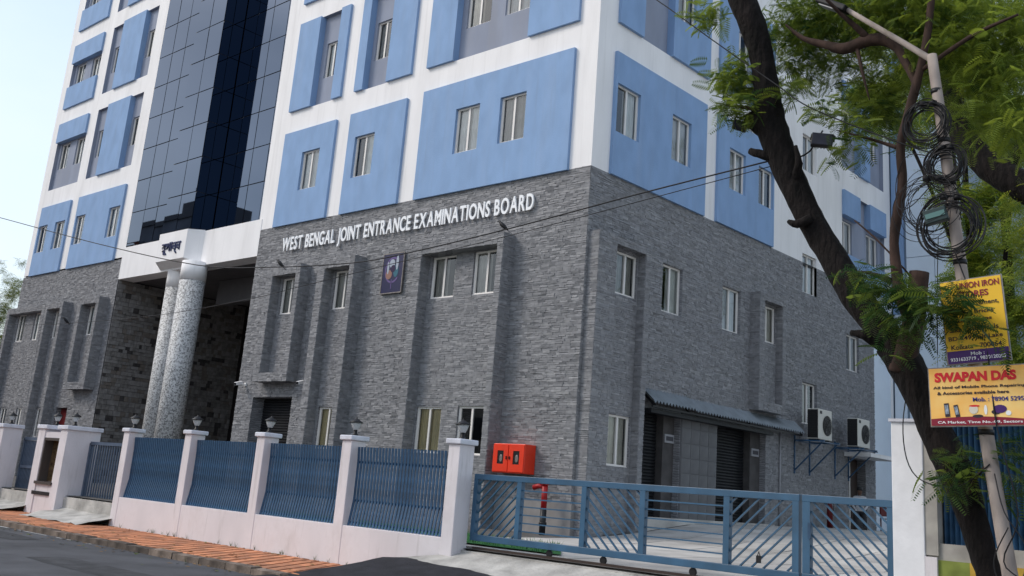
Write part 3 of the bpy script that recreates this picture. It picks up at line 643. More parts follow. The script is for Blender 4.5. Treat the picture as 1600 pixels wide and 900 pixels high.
for cx, cy in ((-19.45, -.17), (-21.62, .46)):
    c = MB(); c.lathe([(.49, .3), (.49, 8.35)], (cx, cy, 0), 40); o = c.build('column', COLM, B)
    c = MB(); c.lathe([(.50, 8.35), (.50, 9.1)], (cx, cy, 0), 40); c.build('column_head', WHITE, o)
# tiled portal walls: uneven stone tiles, many of them
tl = MB(); tmats = [mat('tile_brown_grey', (.175, .165, .158), rough=.8, var=.3, vscale=6), mat('tile_grey', (.22, .21, .205), rough=.8, var=.2, vscale=6), mat('tile_dark', (.055, .05, .05), rough=.8, var=.3, vscale=6), mat('tile_warm', (.16, .14, .125), rough=.8, var=.2, vscale=6), mat('tile_deep_shade', (.06, .045, .042), rough=.8, var=.4, vscale=6)]
tmo = 0
def tile_field(T, u0, u1, z0, z1, d):
    z = z0
    while z < z1-.02:
        hh = min(random.choice((.14, .18, .22)), z1-z); u = u0
        while u < u1-.02:
            ww = min(random.choice((.14, .2, .26, .34)), u1-u); pr_ = random.uniform(.005, .05)
            tl.box(u+.006, u+ww-.006, d-pr_, d+.02, z+.006, z+hh-.006, random.choice((0, 0, 0, 0, 1, 1, 1, 1, 2, 3, 3)) if not tmo else random.choice((4, 4, 2)), T=T); u += ww
        z += hh
TL = lambda u, d, z: (-26.0-d, u, z)
tile_field(TL, .02, 6.5, .35, 8.98, -.02)
tmo = 4  # back wall tiles coloured dark to stand in for the portal's deep shade
tile_field(lambda u, d, z: (u, 8.0+d, z), -25.9, -15.6, .35, 6.0, 0)
w = MB(); w.box(-26.2, -26.0, .021, 8.2, .3, 9.0); w.box(-26, -15.45, 8.02, 8.2, .3, 9.9); pw = w.build('portal_wall', mat('portal_mortar', (.035, .03, .03), rough=.95), B)
tag(tl.build('stone_tiles', tmats, pw), kind='stuff')
w = MB(); w.box(-26, -15.46, .71, 8.0, 9.02, 9.2); w.box(-21.5, -15.5, 2.2, 2.6, 8.0, 9.0); w.build('portal_ceiling', mat('portal_soffit', (.12, .115, .12), rough=.9, var=.1, vscale=2), B)
for uu in (-21.3, -19.9):
    window(TF, (uu, uu+1.0, 6.3, 7.9), 7.8, 'bare')
# curtain wall
cw = MB()
def glazing(us, rows, y, par_):
    for i in range(len(us)-1):
        for j in range(len(rows)-1):
            g = MB(); gp = .02; t1, t2, t3 = (random.uniform(-.004, .004) for _ in range(3))
            a, b_, c, e = us[i]+gp, us[i+1]-gp, rows[j]+gp, rows[j+1]-gp
            g.poly([(a, y+t1, c), (b_, y+t2, c), (b_, y+t2+t3, e), (a, y+t1+t3, e)])
            g.build('pane', REFL, par_)
YL, YC, YR = .0, -.46, .50
cw.box(-25.87, -21.0, YL+.03, YL+.12, 10.4, TOPZ); cw.box(-22.02, -19.74, YC+.03, YL+.029, 10.455, TOPZ); cw.box(-19.74, -15.46, YR+.03, YR+.12, 10.38, TOPZ)
cwo = cw.build('curtain_wall', MULL, B)
rowsL = [10.43]+[z for z in np.arange(10.55+1.42-1.15, TOPZ, 1.49) if z > 11][:0] + [12.0+1.49*k for k in range(11)]; rowsL = [z for z in rowsL if z < TOPZ]
glazing([-25.86, -24.7, -23.6, -22.5, -22.03], [10.43, 12.0, 13.48, 14.96, 16.44, 17.93, 19.4, 20.9, 22.4, 23.9, 25.4, 26.9], YL, cwo)
glazing([-22.0, -20.87, -19.75], [10.47, 12.0, 13.48, 14.98, 16.48, 17.99, 19.49, 21.0, 22.5, 24.0, 25.5, 27.0], YC, cwo)
glazing([-19.70, -18.76, -17.6, -16.5, -15.47], [10.40, 12.2, 13.73, 15.27, 16.81, 18.36, 19.92, 21.45, 23.0, 24.5, 26.0, 27.5], YR, cwo)
zz = [10.47]+[12.0+1.5*k for k in range(11)]
for j in range(len(zz)-1):
    g = MB(); g.poly([(-19.735, YC+.01, zz[j]+.014), (-19.735, YR, zz[j]+.014), (-19.735, YR, zz[j+1]-.014), (-19.735, YC+.01, zz[j+1]-.014)]); g.build('pane', REFL, cwo)
w = MB(); w.box(-15.65, -15.45, YR-.5, YR+.2, 10.42, TOPZ); w.build('glass_jamb', WHITE, B)

# ------------------------------------------------------------------ wall sign
S = thing('wall_sign', 'white raised letters reading WEST BENGAL JOINT ENTRANCE EXAMINATIONS BOARD on the stone wall', 'sign', (-7.8, -.02, 9.0))
txt = 'WEST BENGAL JOINT ENTRANCE EXAMINATIONS BOARD'; cache = {}; adv = 0; items = []
for ch in txt:
    if ch == ' ': adv += .34; continue
    if ch not in cache: cache[ch] = text_mesh(ch, 1., .06, .020, 'letter')
    mn, mxx, _ = bounds(cache[ch]); items.append((ch, adv-mn[0])); adv += (mxx[0]-mn[0])+.115
sx = (13.80-1.90)/(adv-.115); cap = bounds(cache['E'])[1][1]; sz = .47/cap
for me in cache.values(): me.materials.clear(); me.materials.append(LETTER)
for ch, a in items:
    o = link('letter', cache[ch], S); o.location = (-13.80+a*sx+7.8, -.065, .0); o.rotation_euler = (math.pi/2, 0, 0); o.scale = (sx, sz, .38)
# building name in Bengali on the entrance box
S2 = thing('name_sign', 'small navy Bengali lettering on the white box above the columns', 'sign', (-20.95, -.51, 9.5))
try:
    me = text_mesh('রূপান্ন', 1., .03, .02, 'lettering'); mn, mxx, a = bounds(me)
    k = 1.45/(mxx[0]-mn[0]); kz = .52/(mxx[1]-mn[1]); me.materials.clear(); me.materials.append(mat('navy_letter', (.01, .02, .09), rough=.5))
    o = link('lettering', me, S2); o.rotation_euler = (math.pi/2, 0, 0); o.scale = (k, kz, .6); o.location = (-.70-mn[0]*k, -.01, -mn[1]*kz)
except Exception as ex: print('bengali', ex)

# ------------------------------------------------------------------ emblem board
EB = thing('emblem_board', 'dark navy banner with a pale emblem hung under the big white letters', 'banner', (-7.62, -.065, 7.04))
m = MB(); m.box(-.47, .47, -.03, .0, 0, 1.24); m.build('board', mat('banner_navy', (.008, .008, .055), rough=.3, spec=.6), EB)
m = MB(); m.box(-.50, -.47, -.04, .01, -.02, 1.26); m.box(.47, .50, -.04, .01, -.02, 1.26); m.box(-.47, .47, -.04, .01, -.03, 0); m.box(-.47, .47, -.04, .01, 1.24, 1.27); m.build('banner_frame', STEEL, EB)
def disc(mb, cx, cz, rx, rz, y, a0=0, a1=360, n=20, mi=0, ri=0):
    A = [rad(a0+(a1-a0)*i/n) for i in range(n+1)]
    for i in range(n):
        mb.poly([(cx+rx*ri*math.cos(A[i]), y, cz+rz*ri*math.sin(A[i])), (cx+rx*math.cos(A[i]), y, cz+rz*math.sin(A[i])), (cx+rx*math.cos(A[i+1]), y, cz+rz*math.sin(A[i+1])), (cx+rx*ri*math.cos(A[i+1]), y, cz+rz*ri*math.sin(A[i+1]))] if ri else [(cx, y, cz), (cx+rx*math.cos(A[i]), y, cz+rz*math.sin(A[i])), (cx+rx*math.cos(A[i+1]), y, cz+rz*math.sin(A[i+1]))], mi)
m = MB(); disc(m, 0, .72, .36, .42, -.034, 40, 320, mi=1, ri=.86); disc(m, -.04, .93, .13, .14, -.036, 0, 360, mi=0); disc(m, .2, .95, .06, .24, -.037, mi=0)
disc(m, .02, .76, .12, .12, -.038, mi=3); disc(m, -.16, .58, .15, .15, -.036, mi=2); disc(m, .16, .68, .12, .2, -.035, mi=4); disc(m, -.22, .8, .05, .2, -.037, mi=0)
m.box(-.03, .0, -.034, -.031, .12, .42, mi=1)
m.build('emblem', [mat('emblem_pale', (.34, .38, .45), rough=.5), mat('emblem_violet', (.12, .08, .22), rough=.5), mat('emblem_skin', (.26, .14, .11), rough=.5), mat('emblem_ink', (.02, .01, .05), rough=.5), mat('emblem_teal', (.03, .12, .17), rough=.5)], EB)

# ------------------------------------------------------------------ cctv cameras, fire box, standpipe, AC units
for (x, z, lab) in ((-14.97, 4.28, 'small white security camera left of the shuttered stone doorway'), (-11.35, 4.26, 'small white security camera right of the stone box window')):
    t = thing('security_camera', lab, 'camera', (x, 0, z), 'cameras on the stone wall')
    m = MB(); m.box(-.05, .05, -.06, -.0, -.05, .07); m.bar((0, -.05, .0), (0, -.2, .02), .04); m.build('bracket', WHITE, t)
    m = MB(); m.bar((-.06, -.16, .06), (.02, -.46, -.02), .11, .10); m.build('body', WHITE, t)
    m = MB(); m.bar((.0202, -.4612, -.0203), (.03, -.50, -.03), .075, .07); m.build('lens', BLACK, t)
fb = thing('fire_hose_box', 'bright red fire hose box with two glazed doors on the stone wall', 'fire box', (-1.80, -.02, 1.80))
m = MB(); m.box(-.55, .55, -.42, -.0, 0, .74); m.build('cabinet', RED, fb, bevel=.012)
for s in (-1, 1):
    cx = s*.275; d = MB()
    d.box(cx-.26, cx+.26, -.445, -.421, .03, .22); d.box(cx-.26, cx+.26, -.445, -.421, .56, .71); d.box(cx-.26, cx-.11, -.445, -.421, .22, .56); d.box(cx+.11, cx+.26, -.445, -.421, .22, .56)
    o = d.build('door', RED, fb); g = MB(); g.box(cx-.11, cx+.11, -.432, -.424, .22, .56); g.build('pane', mat('box_glass', (.015, .018, .02), rough=.08, spec=.7), o)
    g = MB(); g.lathe([(.055, 0), (.075, .02), (.055, .04)], (0, 0, 0), 14); hr = g.build('hose_coupling', STEEL, o); hr.rotation_euler = (math.pi/2, 0, 0); hr.location = (cx+.02, -.433, .36); hr.scale = (.8, 1.4, .3)
    g = MB(); g.bar((cx-s*.22, -.46, .34), (cx-s*.22, -.46, .42), .025); g.build('handle', BLACK, o)
sp_ = thing('standpipe', 'red and black fire standpipe standing at the stone corner', 'pipe', (-.52, -.42, .36))
m = MB(); m.tube([(0, 0, .62), (0, 0, 1.22)], [.075, .075], 12); m.lathe([(.10, 1.2), (.10, 1.30)], (0, 0, 0), 12); m.build('red_riser', DRED, sp_)
m = MB(); m.tube([(0, 0, -.05), (0, 0, .62)], [.08, .08], 12); m.lathe([(.10, .25), (.10, .31)], (0, 0, 0), 12); m.build('black_base', BLACK, sp_)
m = MB(); m.tube([(.0, 0, 1.15), (-.18, -.03, 1.17), (-.32, -.06, 1.12)], [.06, .06, .07], 10); m.tube([(-.1, 0, 1.17), (-.16, -.02, 1.34)], [.05, .06], 10); m.build('valve', DRED, sp_)
def ac_unit(y, label, blab):
    t = thing('air_conditioner', label, 'air conditioner', (.86, y, 3.78), 'outdoor units on the side wall')
    m = MB(); m.box(-.40, .0, -.5, .5, .03, 1.02); m.build('casing', ACW, t, bevel=.015)
    m = MB(); m.box(-.38, -.02, -.508, -.501, .06, .99)
    for k in range(16): m.box(-.38, -.02, -.52, -.5081, .08+k*.056, .11+k*.056)
    m.build('side_grille', mat('ac_grille', (.02, .02, .022), rough=.6), t)
    m = MB(); n = 28
    for i in range(n):
        a0, a1 = 2*math.pi*i/n, 2*math.pi*(i+1)/n; m.poly([(.004, .13, .5), (.004, .13+.33*math.cos(a0), .5+.33*math.sin(a0)), (.004, .13+.33*math.cos(a1), .5+.33*math.sin(a1))])
    o = m.build('fan_opening', BLACK, t)
    m = MB()
    for rr in (.1, .18, .26, .33): m.tube([(.02, .13+rr*math.cos(2*math.pi*i/24), .5+rr*math.sin(2*math.pi*i/24)) for i in range(25)], [.006]*25, 5, cap=False)
    for i in range(8): a0 = math.pi*i/4; m.bar((.02, .13, .5), (.02, .13+.33*math.cos(a0), .5+.33*math.sin(a0)), .008)
    m.build('fan_guard', BLACK, o)
    m = MB()
    for i in range(3):
        a0 = 2*math.pi*i/3; m.poly([(.008, .13, .5), (.012, .13+.28*math.cos(a0), .5+.28*math.sin(a0)), (.007, .13+.3*math.cos(a0+.6), .5+.3*math.sin(a0+.6))])
    m.build('fan_blade', mat('fan_grey', (.08, .08, .085), rough=.5), o)
    m = MB(); m.box(.002, .006, -.40, -.24, .86, .96); m.build('badge', BLACK, t)
    for s in (-.38, .38): m = MB(); m.box(-.38, -.02, s-.05, s+.05, 0, .029); m.build('foot', BLACK, t)
    b = thing('wall_bracket', blab, 'bracket', (0, y, 3.0), 'navy steel brackets under the outdoor units'); 
    for s in (-.55, .55, ):
        for q in (0, 1):
            pass
        m = MB(); m.bar((.03, s, -.35), (.03, s, .95), .05); m.bar((.03, s, .74), (1.1, s, .74), .05); m.bar((.03, s, -.25), (1.02, s, .70), .04); m.build('support', NAVY, b)
    m = MB(); m.bar((.18, -.8, .71-.0), (.18, .8, .71), .05, .03); m.bar((1.0, -.8, .71), (1.0, .8, .71), .05, .03); m.build('rail', NAVY, b)
ac_unit(12.2, 'cream air conditioner outdoor unit nearer the shuttered bays', 'navy wall bracket carrying the nearer outdoor unit')
ac_unit(15.25, 'cream air conditioner outdoor unit above the side door canopy', 'navy wall bracket carrying the outdoor unit above the door')

# ------------------------------------------------------------------ boundary fence
FY = -6.84
F = thing('boundary_fence', 'white masonry boundary fence with navy bar grilles between its pillars', 'fence', (-3.3, -6.6, -.3))
off = Vector((3.3, 6.6, .3))
def fm(mb, name, matl, parent=F, bevel=0):
    mb.v = [tuple(Vector(p)+off) for p in mb.v]; return mb.build(name, matl, parent, bevel)
m = MB(); m.box(-9.86, 2.83, FY, FY+.36, -.36, .43); fm(m, 'plinth_wall', FENCEWHITE, bevel=.01)
px_ = [-9.69, -6.60, -3.51, -.45, 2.69]
for i, x in enumerate(px_):
    m = MB(); m.box(x-.152, x+.152, FY-.012, FY+.372, -.37, 2.10); p = fm(m, 'pillar', FENCEWHITE, bevel=.015)
    m = MB(); m.box(x-.20, x+.20, FY-.06, FY+.42, 2.101, 2.20); fm(m, 'pillar_cap', CAPGREY, p, bevel=.02)
for i in range(4):
    a, b = px_[i]+.155, px_[i+1]-.155; n = 30
    m = MB(); m.bar((a, FY+.215, 1.68), (b, FY+.215, 1.68), .035, .045); m.bar((a, FY+.215, .92), (b, FY+.215, .92), .035, .045); m.bar((a, FY+.15, .5), (b, FY+.15, .5), .03, .03)
    g = fm(m, 'grille', NAVY)
    bm_ = MB(); w2 = .027
    pts = [(FY+.09, .435), (FY+.17, .92), (FY+.17, 1.68), (FY+.15, 1.98)]
    for k in range(3):
        (ya, za), (yb, zb_) = pts[k], pts[k+1]
        for (q0, q1) in (((-w2, 0), (w2, 0)), ((w2, 0), (w2, .022)), ((w2, .022), (-w2, .022)), ((-w2, .022), (-w2, 0))):
            bm_.poly([(q0[0], ya+q0[1], za), (q1[0], ya+q1[1], za), (q1[0], yb+q1[1], zb_), (q0[0], yb+q0[1], zb_)])
    bm_.poly([(-w2, pts[3][0], 1.98), (w2, pts[3][0], 1.98), (w2, pts[3][0]+.022, 1.98), (-w2, pts[3][0]+.022, 1.98)])
    if i == 0: barm = bm_.mesh('bar', NAVY)
    for k in range(n):
        o = link('bar', barm, g); o.location = Vector((a+(b-a)*(k+.5)/n, 0, 0))+off
# pillar lamps
def lamp_proto():
    t = thing('pillar_lamp', '', 'lamp', (0, 0, 0), 'lamps on the white pillars')
    m = MB(); m.lathe([(.085, 0), (.085, .03), (.05, .05), (.045, .14)], n=14); m.build('base', BLACK, t)
    m = MB(); m.lathe([(.06, .14), (.10, .22), (.135, .31)], n=14); m.build('globe', mat('lamp_frosted', (.42, .43, .43), rough=.2), t)
    m = MB(); m.lathe([(.17, .31), (.16, .33), (.05, .40), (.02, .42), (.02, .45)], n=14); m.build('hat', BLACK, t)
    return t
lp = lamp_proto(); first = True
labs = ['black and white lamp on the fence pillar beside the narrow double gate', 'black and white lamp on the second fence pillar from the narrow gate', 'black and white lamp on the middle fence pillar of five', 'black and white lamp on the fourth fence pillar, one before the sliding gate', 'black and white lamp on the fence pillar touching the long sliding gate']
spots = [(x, FY+.18, 2.201, l) for x, l in zip(px_, labs)]+[(-14.62, FY+.3, 2.236, 'black and white lamp on the left half of the white notice pillar'), (-13.45, FY+.3, 2.236, 'black and white lamp on the right half of the white notice pillar'), (-17.95, FY+.3, 2.236, 'black and white lamp at the left picture edge on the farthest white pillar')]
for i, (x, y, z, l) in enumerate(spots):
    o = lp if i == 0 else copy_tree(lp); o.location = (x, y, z); o.rotation_euler = (rad(random.uniform(-3, 3)), rad(random.uniform(-4, 4)), random.random()*3); o['label'] = l; o.scale = (.85, .85, .85)
# notice pillar with niche, far pillar, small gates
N = thing('notice_pillar', 'wide white gate pillar with a glazed notice niche and two caps', 'pillar', (-14.1, FY, -.3))
off = Vector((14.1, -FY, .3))
m = MB(); a, b = -15.1, -13.17
m.box(a, a+.45, FY, FY+1.0, -.35, 2.10); m.box(b-.45, b, FY, FY+1.0, -.35, 2.10); m.box(a+.45, b-.45, FY+.03, FY+.9, -.35, .55); m.box(a+.45, b-.45, FY+.03, FY+.9, 1.85, 2.02); m.box(a+.45, b-.45, FY+.35, FY+.9, .55, 1.85)
fm(m, 'masonry', FENCEWHITE, N)
for c0, c1 in ((a-.05, a+.62), (b-.62, b+.06)): m = MB(); m.box(c0, c1, FY-.05, FY+1.04, 2.101, 2.22); fm(m, 'pillar_cap', CAPGREY, N, .02)
m = MB(); m.box(a+.46, b-.46, FY+.28, FY+.345, .60, 1.84); fm(m, 'notice_board', mat('notice_brown', (.085, .055, .03), rough=.25, var=.5, vscale=3, stretch=(1, 1, 3)), N)
m = MB(); m.box(a+.40, b-.40, FY-.04, FY+.02, .52, .60); m.box(a+.45, a+.52, FY+.03, FY+.3, .6, 1.85); m.box(a+.45, b-.45, FY+.02, FY+.3, 1.77, 1.849); fm(m, 'niche_trim', mat('trim_dark', (.06, .05, .045), rough=.6), N)
m = MB(); m.box(a+.3, b-.45, FY-.012, FY-.001, .22, .32); fm(m, 'letter_slot', BLACK, N)
N2 = thing('end_pillar', 'plain white gate pillar cut by the left picture edge', 'pillar', (-18.0, FY, -.3)); off = Vector((18.0, -FY, .3))
m = MB(); m.box(-18.3, -17.7, FY, FY+.6, -.35, 2.10); fm(m, 'masonry', FENCEWHITE, N2); m = MB(); m.box(-18.35, -17.65, FY-.05, FY+.64, 2.101, 2.22); fm(m, 'pillar_cap', CAPGREY, N2, .02)
off = Vector((0, 0, 0))
g = thing('narrow_gate', 'slate blue two-leaf gate with upright and level bars left of the fence', 'gate', (-11.4, FY+.75, .0))
x0, x1, zb_, zt_ = -1.72, 1.72, .08, 1.78
m = MB()
for (p, q) in (((x0, 0, zb_), (x0, 0, zt_)), ((x1, 0, zb_), (x1, 0, zt_)), ((.30, 0, zb_), (.30, 0, zt_)), ((x0, 0, zb_), (x1, 0, zb_)), ((x0, 0, zt_), (x1, 0, zt_))): m.bar(p, q, .09)
m.build('frame', GATEGREY, g)
bb = MB(); bb.bar((0, 0, zb_+.045), (0, 0, zt_-.045), .035); bbm = bb.mesh('bar', GATEGREY)
for k in range(13): o = link('bar', bbm, g); o.location = (x0+(.30-x0)*(k+1)/14, 0, 0)
bb = MB(); bb.bar((.345, 0, 0), (x1-.045, 0, 0), .035, .05); bbh = bb.mesh('bar', GATEGREY)
for k in range(9): o = link('bar', bbh, g); o.location = (0, 0, zb_+(zt_-zb_)*(k+1)/10)
g = thing('entrance_gate', 'slate grey gate leaf with bars and a latch left of the notice pillar', 'gate', (-16.4, FY+.75, .0))
m = MB(); x0, x1 = -1.3, 1.28
for (p, q) in (((x0, 0, .1), (x0, 0, 1.82)), ((x1, 0, .1), (x1, 0, 1.82)), ((.25, 0, .1), (.25, 0, 1.82)), ((x0, 0, .1), (x1, 0, .1)), ((x0, 0, 1.82), (x1, 0, 1.82)), ((x0, 0, .95), (.25, 0, .95))): m.bar(p, q, .09)
m.build('frame', GATEGREY, g)
for k in range(14): o = link('bar', bbm, g); o.location = (x0+(.25-x0)*(k+1)/15, 0, .02)
m = MB(); m.box(.30, 1.23, -.01, .02, .15, 1.78); m.build('sheet', mat('gate_sheet', (.12, .125, .14), rough=.5, var=.25, vscale=3), g)
m = MB(); m.bar((.35, -.06, .9), (.8, -.06, .9), .06); m.bar((.62, -.05, .86), (.62, -.05, 1.05), .05); m.build('latch', STEEL, g)

# ------------------------------------------------------------------ sliding gate
GY = -6.40
g = thing('sliding_gate', 'long blue sliding gate with alternating slanted and level bars', 'gate', (6.1, GY, .30))
gx = -6.1; gz = -.30; zt_, zb_ = 1.60, .42
posts = [2.93, 4.0, 5.46, 6.65, 8.18, 9.30]
m = MB(); m.box(2.88+gx, 9.36+gx, -.05, .05, zt_-.10+gz, zt_+gz); m.build('top_rail', GATEBLUE, g, .006)
m = MB(); m.box(2.88+gx, 9.36+gx, -.05, .05, zb_+gz, zb_+.11+gz); m.build('bottom_rail', GATEBLUE, g, .006)
for x in posts: m = MB(); m.box(x-.05+gx, x+.05+gx, -.049, .049, zb_+.11+gz, zt_-.10+gz); m.build('post', GATEBLUE, g)
za, zc = zb_+.11, zt_-.10
def diag(a, b, up_, n, parent, ox, oz, thick=.022):
    """parallel slanted bars filling a panel, clipped to it"""
    w_, h_ = b-a, zc-za; k = .92
    for i in range(n):
        t = (i+.5)/n; s = t*(w_*k+h_)            # x*k + z = s
        p = []
        xz = [(0, s), (w_, s-w_*k), (s/k, 0), ((s-h_)/k, h_)]
        for (x, z) in xz:
            if -1e-6 <= x <= w_+1e-6 and -1e-6 <= z <= h_+1e-6: p.append((x, z))
        if len(p) < 2: continue
        p = sorted(p)[0::len(p)-1] if len(p) > 2 else p
        (xa, z1_), (xb, z2_) = p[0], p[-1]
        if not up_: xa, xb = xa, xb
        else: xa, xb = w_-xa, w_-xb
        if math.hypot(xa-xb, z1_-z2_) < .08: continue
        mm_ = MB(); mm_.bar((a+xa+ox, 0, za+z1_+oz), (a+xb+ox, 0, za+z2_+oz), thick, .035, side=(0, 1, 0)); mm_.build('bar', GATEBLUE, parent)
def level(a, b, n, parent, ox, oz):
    for i in range(n):
        z = za+(zc-za)*(i+1)/(n+1); mm_ = MB(); mm_.bar((a+ox, 0, z+oz), (b+ox, 0, z+oz), .022, .022); mm_.build('bar', GATEBLUE, parent)
P5 = [(posts[i]+.05, posts[i+1]-.05) for i in range(5)]
diag(*P5[0], True, 11, g, gx, gz); level(*P5[1], 6, g, gx, gz); diag(*P5[2], False, 11, g, gx, gz); level(*P5[3], 6, g, gx, gz); diag(*P5[4], True, 11, g, gx, gz)
for x in (4.75, 5.9, 7.6, 9.0):
    m = MB(); m.lathe([(.06, -.02), (.06, .02)], (0, 0, 0), 14); o = m.build('wheel', BLACK, g); o.rotation_euler = (math.pi/2, 0, 0); o.location = (x+gx, 0, zb_-.06+gz)
m = MB(); m.box(8.70+gx, 8.76+gx, -.075, -.03, .60+gz, .70+gz); m.tube([(8.71+gx, -.05, .70+gz), (8.73+gx, -.05, .76+gz), (8.75+gx, -.05, .70+gz)], [.008]*3, 6); m.build('padlock', BLACK, g)
g2 = thing('side_gate', 'short blue gate leaf with slanted bars against the right white pillar', 'gate', (10.1, GY, .30)); gx2 = -10.1
m = MB(); m.box(9.40+gx2, 10.74+gx2, -.05, .05, zt_-.10+gz, zt_+gz); m.build('top_rail', GATEBLUE, g2, .006)
m = MB(); m.box(9.40+gx2, 10.74+gx2, -.05, .05, zb_+gz, zb_+.11+gz); m.build('bottom_rail', GATEBLUE, g2, .006)
for x in (9.47, 10.69): m = MB(); m.box(x-.065+gx2, x+.05+gx2, -.049, .049, za+gz, zc+gz); m.build('post', GATEBLUE, g2)
diag(9.52, 10.64, False, 13, g2, gx2, gz)
m = MB(); m.box(9.50+gx2, 9.545+gx2, -.075, -.051, 1.0+gz, 1.22+gz); m.build('latch', NAVY, g2)
m = MB(); m.box(2.95, 10.8, GY-.035, GY+.035, .255, .315); tag(m.build('gate_track', mat('rail_rust', (.05, .035, .03), rough=.8)), 'dark steel floor track under the blue sliding gate', 'rail')

# ------------------------------------------------------------------ right pillar and neighbour wall
rp_ = thing('right_pillar', 'tall white pillar at the right end of the blue gate', 'pillar', (11.05, FY, -.3)); off = Vector((-11.05, -FY, .3))
m = MB(); m.box(10.86, 11.27, FY, FY+.55, -.35, 2.60); fm(m, 'masonry', mat('pillar_white', (.76, .76, .78), rough=.9, var=.08, vscale=2.5, bump=.3, bscale=18, bdist=.01), rp_, .012)
m = MB(); m.box(10.84, 11.30, FY-.03, FY+.58, 2.601, 2.64); fm(m, 'pillar_cap', CAPGREY, rp_)
nb = thing('neighbour_wall', 'neighbouring wall with blue ribbed sheet above green and yellow painted masonry', 'wall', (13, FY, -.3)); off = Vector((-13, -FY, .3))
m = MB(); m.box(11.272, 11.43, FY+.02, FY+.35, .95, 2.62); m.box(11.28, 18, FY+.06, FY+.40, .90, 1.10); fm(m, 'ledge', mat('ledge_cement', (.36, .34, .31), rough=.95, var=.25, vscale=3), nb)
m = MB(); m.box(11.272, 11.80, FY+.03, FY+.38, -.35, .899); fm(m, 'green_masonry', mat('green_paint', (.20, .24, .055), rough=.9, var=.25, vscale=4), nb)
m = MB(); m.box(11.801, 18, FY+.03, FY+.38, -.35, .899); fm(m, 'yellow_masonry', mat('ochre_paint', (.50, .32, .055), rough=.9, var=.2, vscale=4), nb)
m = MB(); m.box(11.275, 11.42, FY-.01, FY+.029, -.3, .93); fm(m, 'broken_render', FENCEWHITE, nb)
m = MB(); n = 96; A_, B_ = 11.43, 18.0
for i in range(n):
    p, q = A_+(B_-A_)*i/n, A_+(B_-A_)*(i+1)/n; mid = (p+q)/2
    m.poly([(p, FY+.22, 1.10), (mid, FY+.17, 1.10), (mid, FY+.17, 2.62), (p, FY+.22, 2.62)]); m.poly([(mid, FY+.17, 1.10), (q, FY+.22, 1.10), (q, FY+.22, 2.62), (mid, FY+.17, 2.62)])
fm(m, 'ribbed_sheet', NAVY, nb)
off = Vector((0, 0, 0))

# ------------------------------------------------------------------ annex behind, with cladding panels
AN = thing('annex_building', 'pale blue clad annex with a bright blue strip behind the main building', 'building', (3, 20.2, 1.0))
o_ = Vector((-3, -20.2, -1.0))
def am(mb, name, matl): mb.v = [tuple(Vector(p)+o_) for p in mb.v]; return mb.build(name, matl, AN)
m = MB(); m.box(-.6, 3.0, 20.2, 30, .5, 21); m.box(-.6, -.001, 20.06, 20.199, .5, 21); am(m, 'core', mat('annex_joint', (.20, .26, .33), rough=.8))
m = MB(); m.box(.05, .52, 20.08, 20.199, 9.5, 21); m.box(.05, .52, 20.09, 20.199, 1.0, 9.49, 1); am(m, 'blue_strip', [BLUE, PALEBLUE])
k = 0
for i in range(2):
    for j in range(13):
        x0, z0 = .60+i*1.15, 1.0+j*1.55
        m = MB(); m.box(x0+.012, x0+1.138, 20.14, 20.199, z0+.012, z0+1.538); am(m, 'cladding_panel', PALEBLUE)
m = MB(); m.box(1.3, 1.6, 20.0, 20.139, 3.3, 5.3)
for q in range(6): m.box(1.28, 1.62, 19.95, 19.999, 3.4+q*.32, 3.5+q*.32)
am(m, 'louvre', mat('louvre_grey', (.25, .28, .33), rough=.6))

